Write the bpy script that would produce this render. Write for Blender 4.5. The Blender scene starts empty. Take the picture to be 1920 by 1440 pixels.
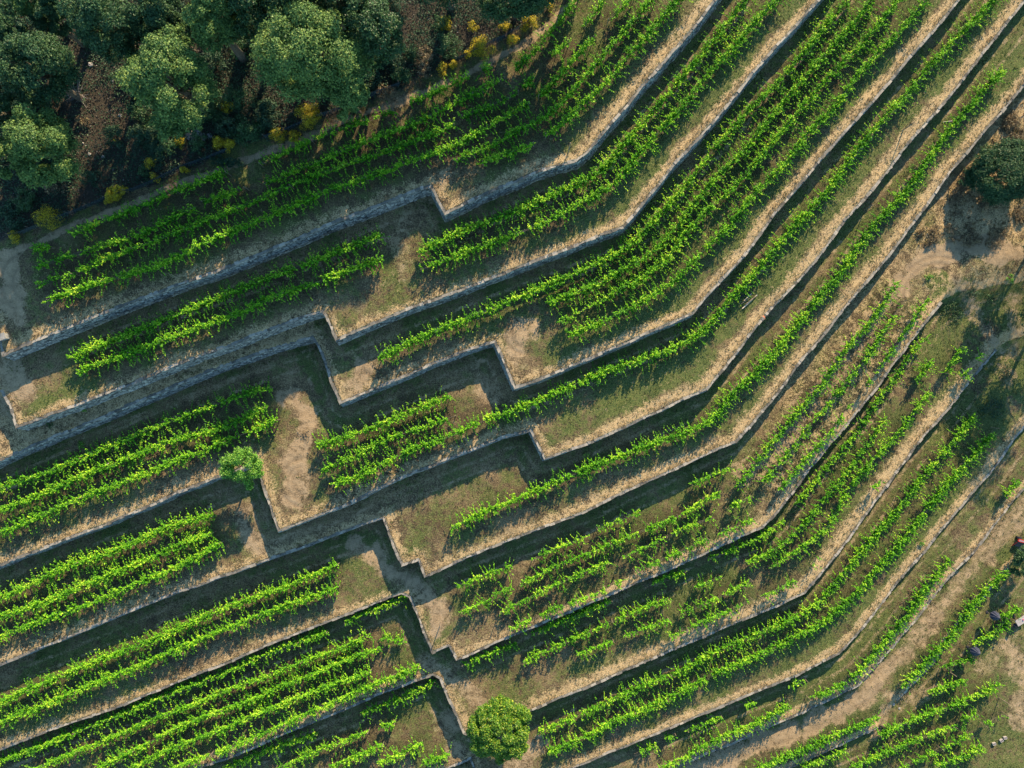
import bpy, math
import numpy as np
rad = math.radians
C = bpy.context.scene.collection
sc = bpy.context.scene

# ------------------------------------------------------------------ camera, sky, sun, exposure
CAMZ = 85.0          # drone height above the middle terrace
PPM = 16.0           # photo pixels per metre on the middle terrace
cam = bpy.data.objects.new("camera", bpy.data.cameras.new("camera"))
C.objects.link(cam)
cam.location = (0, 0, CAMZ)
cam.data.sensor_width = 36.0
cam.data.lens = 36.0 * CAMZ / (1920 / PPM)
cam.data.clip_end = 3000
sc.camera = cam

SUN_EL, SUN_AZ = 26.0, 20.0      # azimuth clockwise from +Y
w = bpy.data.worlds.new("World"); sc.world = w
w.use_nodes = True
nt = w.node_tree; nt.nodes.clear()
sky = nt.nodes.new("ShaderNodeTexSky"); sky.sky_type = 'NISHITA'
sky.sun_disc = False; sky.ozone_density = 1.6; sky.dust_density = 0.4
sky.sun_elevation = rad(SUN_EL); sky.sun_rotation = rad(SUN_AZ)
bg = nt.nodes.new("ShaderNodeBackground"); bg.inputs["Strength"].default_value = 0.125
wo = nt.nodes.new("ShaderNodeOutputWorld")
air = nt.nodes.new("ShaderNodeMix"); air.data_type = 'RGBA'; air.blend_type = 'MULTIPLY'; air.inputs[0].default_value = 1.0
air.inputs[7].default_value = (0.74, 1.0, 1.02, 1)      # slightly green-blue evening sky
nt.links.new(sky.outputs[0], air.inputs[6]); nt.links.new(air.outputs[2], bg.inputs[0]); nt.links.new(bg.outputs[0], wo.inputs[0])
sl = bpy.data.lights.new("sun", 'SUN'); sl.energy = 5.0; sl.angle = rad(0.5); sl.color = (1.0, 0.78, 0.49)
sun = bpy.data.objects.new("sun", sl); C.objects.link(sun)
sun.rotation_euler = (rad(90 - SUN_EL), 0, rad(180 - SUN_AZ))
sun.location = (40, 110, 60)
sc.view_settings.view_transform = 'Standard'
sc.view_settings.look = 'None'
sc.view_settings.exposure = 1.45
sc.view_settings.gamma = 1.0
sc.cycles.max_bounces = 6
sc.cycles.transparent_max_bounces = 8

# ------------------------------------------------------------------ helpers
def rng(seed): return np.random.default_rng(seed)

def w2(px, py, z):
    k = (CAMZ - z) / CAMZ / PPM
    return (px - 960.0) * k, (720.0 - py) * k

def wpts(pts, z):
    return np.array([w2(p[0], p[1], z) for p in pts])

def _hash(ix, iy, seed):
    h = (ix.astype(np.int64) * 374761393 + iy.astype(np.int64) * 668265263 + seed * 2147483647) & 0xFFFFFFFF
    h = ((h ^ (h >> 13)) * 1274126177) & 0xFFFFFFFF
    return ((h ^ (h >> 16)) & 0xFFFF) / 65535.0

def noise2(x, y, seed=0):
    x = np.asarray(x, float); y = np.asarray(y, float)
    ix = np.floor(x); iy = np.floor(y)
    fx = x - ix; fy = y - iy
    fx = fx * fx * (3 - 2 * fx); fy = fy * fy * (3 - 2 * fy)
    a = _hash(ix, iy, seed); b = _hash(ix + 1, iy, seed)
    c = _hash(ix, iy + 1, seed); d = _hash(ix + 1, iy + 1, seed)
    return (a * (1 - fx) + b * fx) * (1 - fy) + (c * (1 - fx) + d * fx) * fy

def fbm(x, y, seed=0, octv=4):
    s = 0; a = 0.5; t = 0
    for o in range(octv):
        s = s + a * noise2(x * 2 ** o, y * 2 ** o, seed + o * 17); t += a; a *= 0.5
    return s / t

def sstep(a, b, x):
    t = np.clip((x - a) / (b - a), 0, 1)
    return t * t * (3 - 2 * t)

def mesh_np(name, V, sizes, loops, mat, parent=None, smooth=False, col=None, loc=None):
    me = bpy.data.meshes.new(name)
    V = np.ascontiguousarray(V, dtype=np.float32); loops = np.ascontiguousarray(loops, dtype=np.int32)
    sizes = np.asarray(sizes, dtype=np.int32)
    me.vertices.add(len(V)); me.vertices.foreach_set("co", V.ravel())
    me.loops.add(len(loops)); me.loops.foreach_set("vertex_index", loops)
    me.polygons.add(len(sizes))
    st = np.zeros(len(sizes), np.int32); st[1:] = np.cumsum(sizes)[:-1]
    me.polygons.foreach_set("loop_start", st)
    me.polygons.foreach_set("use_smooth", np.full(len(sizes), smooth, dtype=bool))
    me.update(calc_edges=True)
    if col:
        for k, a in col.items():
            a = np.asarray(a, np.float32)
            if a.ndim == 1:
                at = me.attributes.new(k, 'FLOAT', 'POINT'); at.data.foreach_set("value", a)
            else:
                at = me.attributes.new(k, 'FLOAT_COLOR', 'POINT')
                at.data.foreach_set("color", np.c_[a, np.ones(len(a))].astype(np.float32).ravel())
    for m in (mat if isinstance(mat, (list, tuple)) else [mat]):
        me.materials.append(m)
    o = bpy.data.objects.new(name, me); C.objects.link(o)
    if parent: o.parent = parent
    if loc is not None: o.location = loc
    return o

class MB:
    """collects solid shapes for one mesh"""
    def __init__(s): s.v = []; s.f = []; s.n = 0
    def add(s, V, F):
        s.v.append(np.asarray(V, float)); s.f += [[i + s.n for i in f] for f in F]; s.n += len(V)
    def box(s, c, d, rz=0, tilt=None):
        x, y, z = np.array(d) / 2
        V = np.array([[-x,-y,-z],[x,-y,-z],[x,y,-z],[-x,y,-z],[-x,-y,z],[x,-y,z],[x,y,z],[-x,y,z]])
        if tilt is not None:
            a, b = tilt
            Ra = np.array([[1,0,0],[0,math.cos(a),-math.sin(a)],[0,math.sin(a),math.cos(a)]])
            Rb = np.array([[math.cos(b),0,math.sin(b)],[0,1,0],[-math.sin(b),0,math.cos(b)]])
            V = V @ (Ra @ Rb).T
        cz, sz = math.cos(rz), math.sin(rz)
        V = V @ np.array([[cz,-sz,0],[sz,cz,0],[0,0,1]]).T + np.array(c)
        s.add(V, [[0,3,2,1],[4,5,6,7],[0,1,5,4],[1,2,6,5],[2,3,7,6],[3,0,4,7]])
    def tube(s, P, R, n=7):
        P = np.asarray(P, float); R = np.broadcast_to(np.asarray(R, float), (len(P),))
        V = []; F = []
        T = np.gradient(P, axis=0)
        for p, r, t in zip(P, R, T):
            t = t / (np.linalg.norm(t) + 1e-9)
            a = np.cross(t, [0, 0, 1.0] if abs(t[2]) < .9 else [1.0, 0, 0]); a /= np.linalg.norm(a)
            b = np.cross(t, a)
            for k in range(n):
                th = 2 * math.pi * k / n
                V.append(p + r * (a * math.cos(th) + b * math.sin(th)))
        for i in range(len(P) - 1):
            for k in range(n):
                F.append([i*n+k, i*n+(k+1)%n, (i+1)*n+(k+1)%n, (i+1)*n+k])
        F.append(list(range(n))[::-1]); F.append(list(range((len(P)-1)*n, len(P)*n)))
        s.add(V, F)
    def lathe(s, c, prof, n=16, star=0):
        V = []; F = []
        for i, (r, z) in enumerate(prof):
            for k in range(n):
                rr = r * (1 - star * (k % 2)) 
                th = 2 * math.pi * k / n
                V.append([c[0] + rr * math.cos(th), c[1] + rr * math.sin(th), c[2] + z])
        for i in range(len(prof) - 1):
            for k in range(n):
                F.append([i*n+k, i*n+(k+1)%n, (i+1)*n+(k+1)%n, (i+1)*n+k])
        F.append(list(range(n))[::-1]); F.append(list(range((len(prof)-1)*n, len(prof)*n)))
        s.add(V, F)
    def build(s, name, mat, parent=None, smooth=False):
        V = np.concatenate(s.v)
        if parent is not None: V = V - np.array(parent.location)
        return mesh_np(name, V, [len(f) for f in s.f], [i for f in s.f for i in f], mat, parent, smooth)

def tag(o, label=None, cat=None, group=None, kind=None):
    if label: o["label"] = label
    if cat: o["category"] = cat
    if group: o["group"] = group
    if kind: o["kind"] = kind
    return o

def empty(name, loc):
    o = bpy.data.objects.new(name, None); C.objects.link(o); o.location = loc
    o.empty_display_size = 0.3
    return o

# ------------------------------------------------------------------ materials
def mat_new(name):
    m = bpy.data.materials.new(name); m.use_nodes = True
    n = m.node_tree; n.nodes.clear()
    out = n.nodes.new("ShaderNodeOutputMaterial")
    return m, n, out

def N(n, typ, **kw):
    x = n.nodes.new(typ)
    for k, v in kw.items(): setattr(x, k, v)
    return x

def ramp(n, fac, stops):
    r = N(n, "ShaderNodeValToRGB")
    while len(r.color_ramp.elements) < len(stops): r.color_ramp.elements.new(0.5)
    for e, (p, c) in zip(r.color_ramp.elements, stops):
        e.position = p; e.color = (*c, 1)
    n.links.new(fac, r.inputs[0])
    return r.outputs[0]

def mixc(n, fac, a, b, mode='MIX'):
    m = N(n, "ShaderNodeMix", data_type='RGBA', blend_type=mode)
    if isinstance(fac, (int, float)): m.inputs[0].default_value = fac
    else: n.links.new(fac, m.inputs[0])
    for i, v in ((6, a), (7, b)):
        if isinstance(v, tuple): m.inputs[i].default_value = (*v, 1)
        else: n.links.new(v, m.inputs[i])
    return m.outputs[2]

def mth(n, op, a, b=None, clamp=False):
    m = N(n, "ShaderNodeMath", operation=op, use_clamp=clamp)
    for i, v in ((0, a), (1, b)):
        if v is None: continue
        if isinstance(v, (int, float)): m.inputs[i].default_value = v
        else: n.links.new(v, m.inputs[i])
    return m.outputs[0]

def leaf_mat(name, stops, trans=0.3, rough=0.5, spec=0.35, patch=0.0, scale=0.35):
    m, n, out = mat_new(name)
    g = N(n, "ShaderNodeNewGeometry")
    f = g.outputs["Random Per Island"]
    if patch:                                   # plant to plant differences in tone
        no = N(n, "ShaderNodeTexNoise"); no.inputs["Scale"].default_value = scale; no.inputs["Detail"].default_value = 3
        n.links.new(g.outputs["Position"], no.inputs["Vector"])
        f = mth(n, 'ADD', mth(n, 'MULTIPLY', f, 0.75), mth(n, 'MULTIPLY', mth(n, 'SUBTRACT', no.outputs[0], 0.38), patch), True)
    col = ramp(n, f, stops)
    p = N(n, "ShaderNodeBsdfPrincipled")
    n.links.new(col, p.inputs["Base Color"]); p.inputs["Roughness"].default_value = rough
    p.inputs["Specular IOR Level"].default_value = spec
    t = N(n, "ShaderNodeBsdfTranslucent"); n.links.new(col, t.inputs[0])
    mx = N(n, "ShaderNodeMixShader"); mx.inputs[0].default_value = trans
    n.links.new(p.outputs[0], mx.inputs[1]); n.links.new(t.outputs[0], mx.inputs[2])
    n.links.new(mx.outputs[0], out.inputs[0])
    return m

def noise_mat(name, stops, scale=6.0, rough=0.85, bump=0.3, metal=0.0, island=0.0, dist=0.02):
    m, n, out = mat_new(name)
    tc = N(n, "ShaderNodeTexCoord")
    no = N(n, "ShaderNodeTexNoise"); no.inputs["Scale"].default_value = scale; no.inputs["Detail"].default_value = 5
    n.links.new(tc.outputs["Object"], no.inputs["Vector"])
    f = no.outputs[0]
    if island:
        g = N(n, "ShaderNodeNewGeometry")
        f = mth(n, 'ADD', mth(n, 'MULTIPLY', f, 1 - island), mth(n, 'MULTIPLY', g.outputs["Random Per Island"], island))
    col = ramp(n, f, stops)
    p = N(n, "ShaderNodeBsdfPrincipled")
    n.links.new(col, p.inputs["Base Color"]); p.inputs["Roughness"].default_value = rough; p.inputs["Metallic"].default_value = metal
    p.inputs["Specular IOR Level"].default_value = 0.25
    if bump:
        b = N(n, "ShaderNodeBump"); b.inputs["Strength"].default_value = bump; b.inputs["Distance"].default_value = dist
        n.links.new(no.outputs[0], b.inputs["Height"]); n.links.new(b.outputs[0], p.inputs["Normal"])
    n.links.new(p.outputs[0], out.inputs[0])
    return m

M = {}
M['vine'] = leaf_mat("vine_leaf", [(0.0, (0.016, 0.080, 0.008)), (0.38, (0.060, 0.235, 0.010)), (0.70, (0.17, 0.42, 0.014)), (1.0, (0.50, 0.66, 0.055))], 0.24, 0.5, 0.16, 1.1, 0.45)
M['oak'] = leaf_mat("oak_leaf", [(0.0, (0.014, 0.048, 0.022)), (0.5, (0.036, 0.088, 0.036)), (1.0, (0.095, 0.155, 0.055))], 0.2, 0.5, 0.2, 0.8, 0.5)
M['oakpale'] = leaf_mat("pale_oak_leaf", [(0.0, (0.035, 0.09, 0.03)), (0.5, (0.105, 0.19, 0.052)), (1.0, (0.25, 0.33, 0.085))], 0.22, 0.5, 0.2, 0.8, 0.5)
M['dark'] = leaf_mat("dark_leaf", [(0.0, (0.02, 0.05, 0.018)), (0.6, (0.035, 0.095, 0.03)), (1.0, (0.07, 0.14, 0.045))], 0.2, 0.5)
M['bright'] = leaf_mat("fruit_tree_leaf", [(0.0, (0.025, 0.095, 0.008)), (0.5, (0.075, 0.195, 0.013)), (0.85, (0.19, 0.30, 0.025)), (1.0, (0.36, 0.40, 0.045))], 0.28, 0.45)
M['young'] = leaf_mat("young_tree_leaf", [(0.0, (0.05, 0.17, 0.02)), (0.6, (0.13, 0.32, 0.035)), (1.0, (0.26, 0.44, 0.06))], 0.3, 0.45)
M['broom'] = leaf_mat("broom_flower", [(0.0, (0.26, 0.20, 0.01)), (0.6, (0.50, 0.38, 0.012)), (1.0, (0.66, 0.54, 0.03))], 0.25, 0.6)
M['broomstem'] = leaf_mat("broom_stem", [(0.0, (0.03, 0.06, 0.02)), (1.0, (0.10, 0.12, 0.04))], 0.15, 0.6)
M['litter'] = leaf_mat("dead_leaf", [(0.0, (0.025, 0.024, 0.018)), (0.6, (0.048, 0.042, 0.034)), (0.97, (0.085, 0.072, 0.060)), (1.0, (0.22, 0.21, 0.21))], 0.1, 0.7)
M['under'] = leaf_mat("undergrowth_leaf", [(0.0, (0.010, 0.036, 0.020)), (0.7, (0.026, 0.075, 0.036)), (1.0, (0.062, 0.11, 0.048))], 0.2, 0.6)
M['dryleaf'] = leaf_mat("dry_shrub_leaf", [(0.0, (0.08, 0.055, 0.035)), (0.6, (0.18, 0.13, 0.07)), (1.0, (0.33, 0.28, 0.16))], 0.2, 0.7)
M['bark'] = noise_mat("bark", [(0.3, (0.05, 0.04, 0.03)), (0.7, (0.14, 0.11, 0.085))], 9, 0.9, 0.5)
M['wood'] = noise_mat("weathered_wood", [(0.3, (0.10, 0.075, 0.055)), (0.7, (0.24, 0.19, 0.145))], 12, 0.85, 0.3)
M['palewood'] = noise_mat("pale_wood", [(0.3, (0.42, 0.33, 0.26)), (0.7, (0.62, 0.52, 0.43))], 12, 0.8, 0.2)
M['wire'] = noise_mat("galvanised_wire", [(0.3, (0.12, 0.11, 0.10)), (0.7, (0.2, 0.19, 0.18))], 20, 0.7, 0, 0.2)
M['stone'] = noise_mat("granite_blocks", [(0.22, (0.06, 0.058, 0.055)), (0.42, (0.15, 0.147, 0.142)), (0.62, (0.235, 0.227, 0.215)), (0.85, (0.40, 0.37, 0.33))], 3.0, 0.9, 0.6, 0, 0.55, 0.03)
M['cope'] = noise_mat("coping_stones", [(0.25, (0.07, 0.064, 0.055)), (0.5, (0.16, 0.148, 0.13)), (0.78, (0.32, 0.285, 0.24))], 3.0, 0.9, 0.6, 0, 0.5, 0.03)
M['core'] = noise_mat("wall_core", [(0.3, (0.035, 0.032, 0.03)), (0.7, (0.07, 0.06, 0.052))], 5, 0.95, 0.3)
M['net'] = None
M['red'] = noise_mat("red_paint", [(0.3, (0.36, 0.025, 0.02)), (0.7, (0.50, 0.05, 0.035))], 14, 0.35, 0.05)
M['steel'] = noise_mat("worn_steel", [(0.3, (0.35, 0.30, 0.28)), (0.7, (0.6, 0.55, 0.5))], 10, 0.35, 0.1, 0.7)
M['darkpanel'] = noise_mat("dark_panel", [(0.3, (0.05, 0.045, 0.06)), (0.7, (0.085, 0.075, 0.09))], 10, 0.7, 0.1)
M['navy'] = noise_mat("navy_canvas", [(0.3, (0.022, 0.026, 0.05)), (0.7, (0.04, 0.045, 0.075))], 16, 0.55, 0.15)
M['black'] = noise_mat("black_cloth", [(0.3, (0.012, 0.013, 0.02)), (0.7, (0.03, 0.03, 0.045))], 16, 0.8, 0.2)
M['greytop'] = noise_mat("grey_slate", [(0.3, (0.22, 0.20, 0.20)), (0.7, (0.34, 0.31, 0.31))], 6, 0.8, 0.15)
M['orange'] = noise_mat("orange_cloth", [(0.3, (0.6, 0.14, 0.06)), (0.7, (0.75, 0.24, 0.12))], 12, 0.8, 0.2)
M['pink'] = noise_mat("pink_plastic", [(0.3, (0.55, 0.06, 0.14)), (0.7, (0.65, 0.1, 0.2))], 12, 0.5, 0)
M['rock'] = noise_mat("grey_rock", [(0.25, (0.11, 0.105, 0.11)), (0.5, (0.24, 0.23, 0.23)), (0.8, (0.42, 0.40, 0.38))], 5, 0.95, 0.5, 0, 0.4)
m, n, out = mat_new("shade_net")
p = N(n, "ShaderNodeBsdfPrincipled"); p.inputs["Base Color"].default_value = (0.022, 0.045, 0.06, 1); p.inputs["Roughness"].default_value = 0.7
t = N(n, "ShaderNodeBsdfTransparent"); mx = N(n, "ShaderNodeMixShader"); mx.inputs[0].default_value = 0.3
n.links.new(p.outputs[0], mx.inputs[1]); n.links.new(t.outputs[0], mx.inputs[2]); n.links.new(mx.outputs[0], out.inputs[0])
M['net'] = m

# ground: vertex masks (bare soil, dry grass, green grass, path dust, forest floor) broken up by noise
m, n, out = mat_new("terrace_ground")
tc = N(n, "ShaderNodeTexCoord")
def gnoise(scale, detail=5, rough=0.6, dist=0.0):
    x = N(n, "ShaderNodeTexNoise"); x.inputs["Scale"].default_value = scale; x.inputs["Detail"].default_value = detail
    x.inputs["Roughness"].default_value = rough; x.inputs["Distortion"].default_value = dist
    n.links.new(tc.outputs["Object"], x.inputs["Vector"]); return x.outputs[0]
def gattr(k):
    a = N(n, "ShaderNodeAttribute"); a.attribute_name = k; return a.outputs["Fac"]
nf = gnoise(7.0, 6, 0.7); nm = gnoise(1.3, 5, 0.65, 0.4); nl = gnoise(0.22, 4, 0.6, 0.5); nx = gnoise(22.0, 3, 0.6)
def brk(mask, hard=2.6):
    # mask pushed through the noise so that its rim is ragged
    s = mth(n, 'ADD', mask, mth(n, 'MULTIPLY', mth(n, 'SUBTRACT', nf, 0.5), 1.5))
    s = mth(n, 'ADD', s, mth(n, 'MULTIPLY', mth(n, 'SUBTRACT', nm, 0.5), 1.9))
    return mth(n, 'ADD', mth(n, 'MULTIPLY', mth(n, 'SUBTRACT', s, 0.5), hard), 0.5, True)
soil = ramp(n, nf, [(0.3, (0.034, 0.026, 0.017)), (0.55, (0.08, 0.060, 0.037)), (0.75, (0.15, 0.115, 0.068))])
dry = ramp(n, nf, [(0.28, (0.17, 0.122, 0.064)), (0.5, (0.34, 0.248, 0.135)), (0.72, (0.53, 0.395, 0.23))])
grn = ramp(n, nf, [(0.28, (0.018, 0.038, 0.015)), (0.46, (0.060, 0.085, 0.027)), (0.6, (0.115, 0.125, 0.042)), (0.75, (0.23, 0.20, 0.088))])
dust = ramp(n, mth(n, "ADD", mth(n, "MULTIPLY", nm, .55), mth(n, "MULTIPLY", nf, .45)), [(0.3, (0.15, 0.11, 0.068)), (0.52, (0.265, 0.195, 0.122)), (0.72, (0.40, 0.30, 0.19))])
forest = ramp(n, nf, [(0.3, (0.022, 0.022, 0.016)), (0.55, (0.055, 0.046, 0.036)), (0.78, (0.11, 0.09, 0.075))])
stub = mixc(n, mth(n, 'MULTIPLY', nf, 0.8), soil, dry)
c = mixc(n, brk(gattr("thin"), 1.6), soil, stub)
c = mixc(n, brk(gattr("green")), c, grn)
c = mixc(n, mth(n, "MULTIPLY", gattr("rows"), 0.55), c, ramp(n, nf, [(0.3, (0.018, 0.022, 0.010)), (0.55, (0.045, 0.042, 0.02)), (0.78, (0.10, 0.085, 0.04))]))  # soil by the vines darkened in colour for the shade between rows
c = mixc(n, brk(gattr("dry")), c, dry)
c = mixc(n, brk(gattr("dust"), 1.9), c, dust)
c = mixc(n, mth(n, 'MULTIPLY', mth(n, 'MULTIPLY', gattr("rut"), nm), 0.8, True), c, (0.085, 0.062, 0.042))
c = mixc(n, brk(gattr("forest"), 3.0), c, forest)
p = N(n, "ShaderNodeBsdfPrincipled"); n.links.new(c, p.inputs["Base Color"])
p.inputs["Roughness"].default_value = 0.95; p.inputs["Specular IOR Level"].default_value = 0.1
b = N(n, "ShaderNodeBump"); b.inputs["Strength"].default_value = 0.8; b.inputs["Distance"].default_value = 0.10
hh = mth(n, 'ADD', nf, mth(n, 'MULTIPLY', nx, 0.4))
n.links.new(hh, b.inputs["Height"]); n.links.new(b.outputs[0], p.inputs["Normal"])
n.links.new(p.outputs[0], out.inputs[0])
M['ground'] = m
# grass blades carry their own tone
def blade_mat(name, tr):
    m, n, out = mat_new(name)
    a = N(n, "ShaderNodeAttribute"); a.attribute_name = "tone"
    p = N(n, "ShaderNodeBsdfPrincipled"); n.links.new(a.outputs["Color"], p.inputs["Base Color"]); p.inputs["Roughness"].default_value = 0.8
    p.inputs["Specular IOR Level"].default_value = 0.15
    t = N(n, "ShaderNodeBsdfTranslucent"); n.links.new(a.outputs["Color"], t.inputs[0])
    mx = N(n, "ShaderNodeMixShader"); mx.inputs[0].default_value = tr
    n.links.new(p.outputs[0], mx.inputs[1]); n.links.new(t.outputs[0], mx.inputs[2]); n.links.new(mx.outputs[0], out.inputs[0])
    return m
M['blade'] = blade_mat("grass_blade", 0.25)
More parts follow.
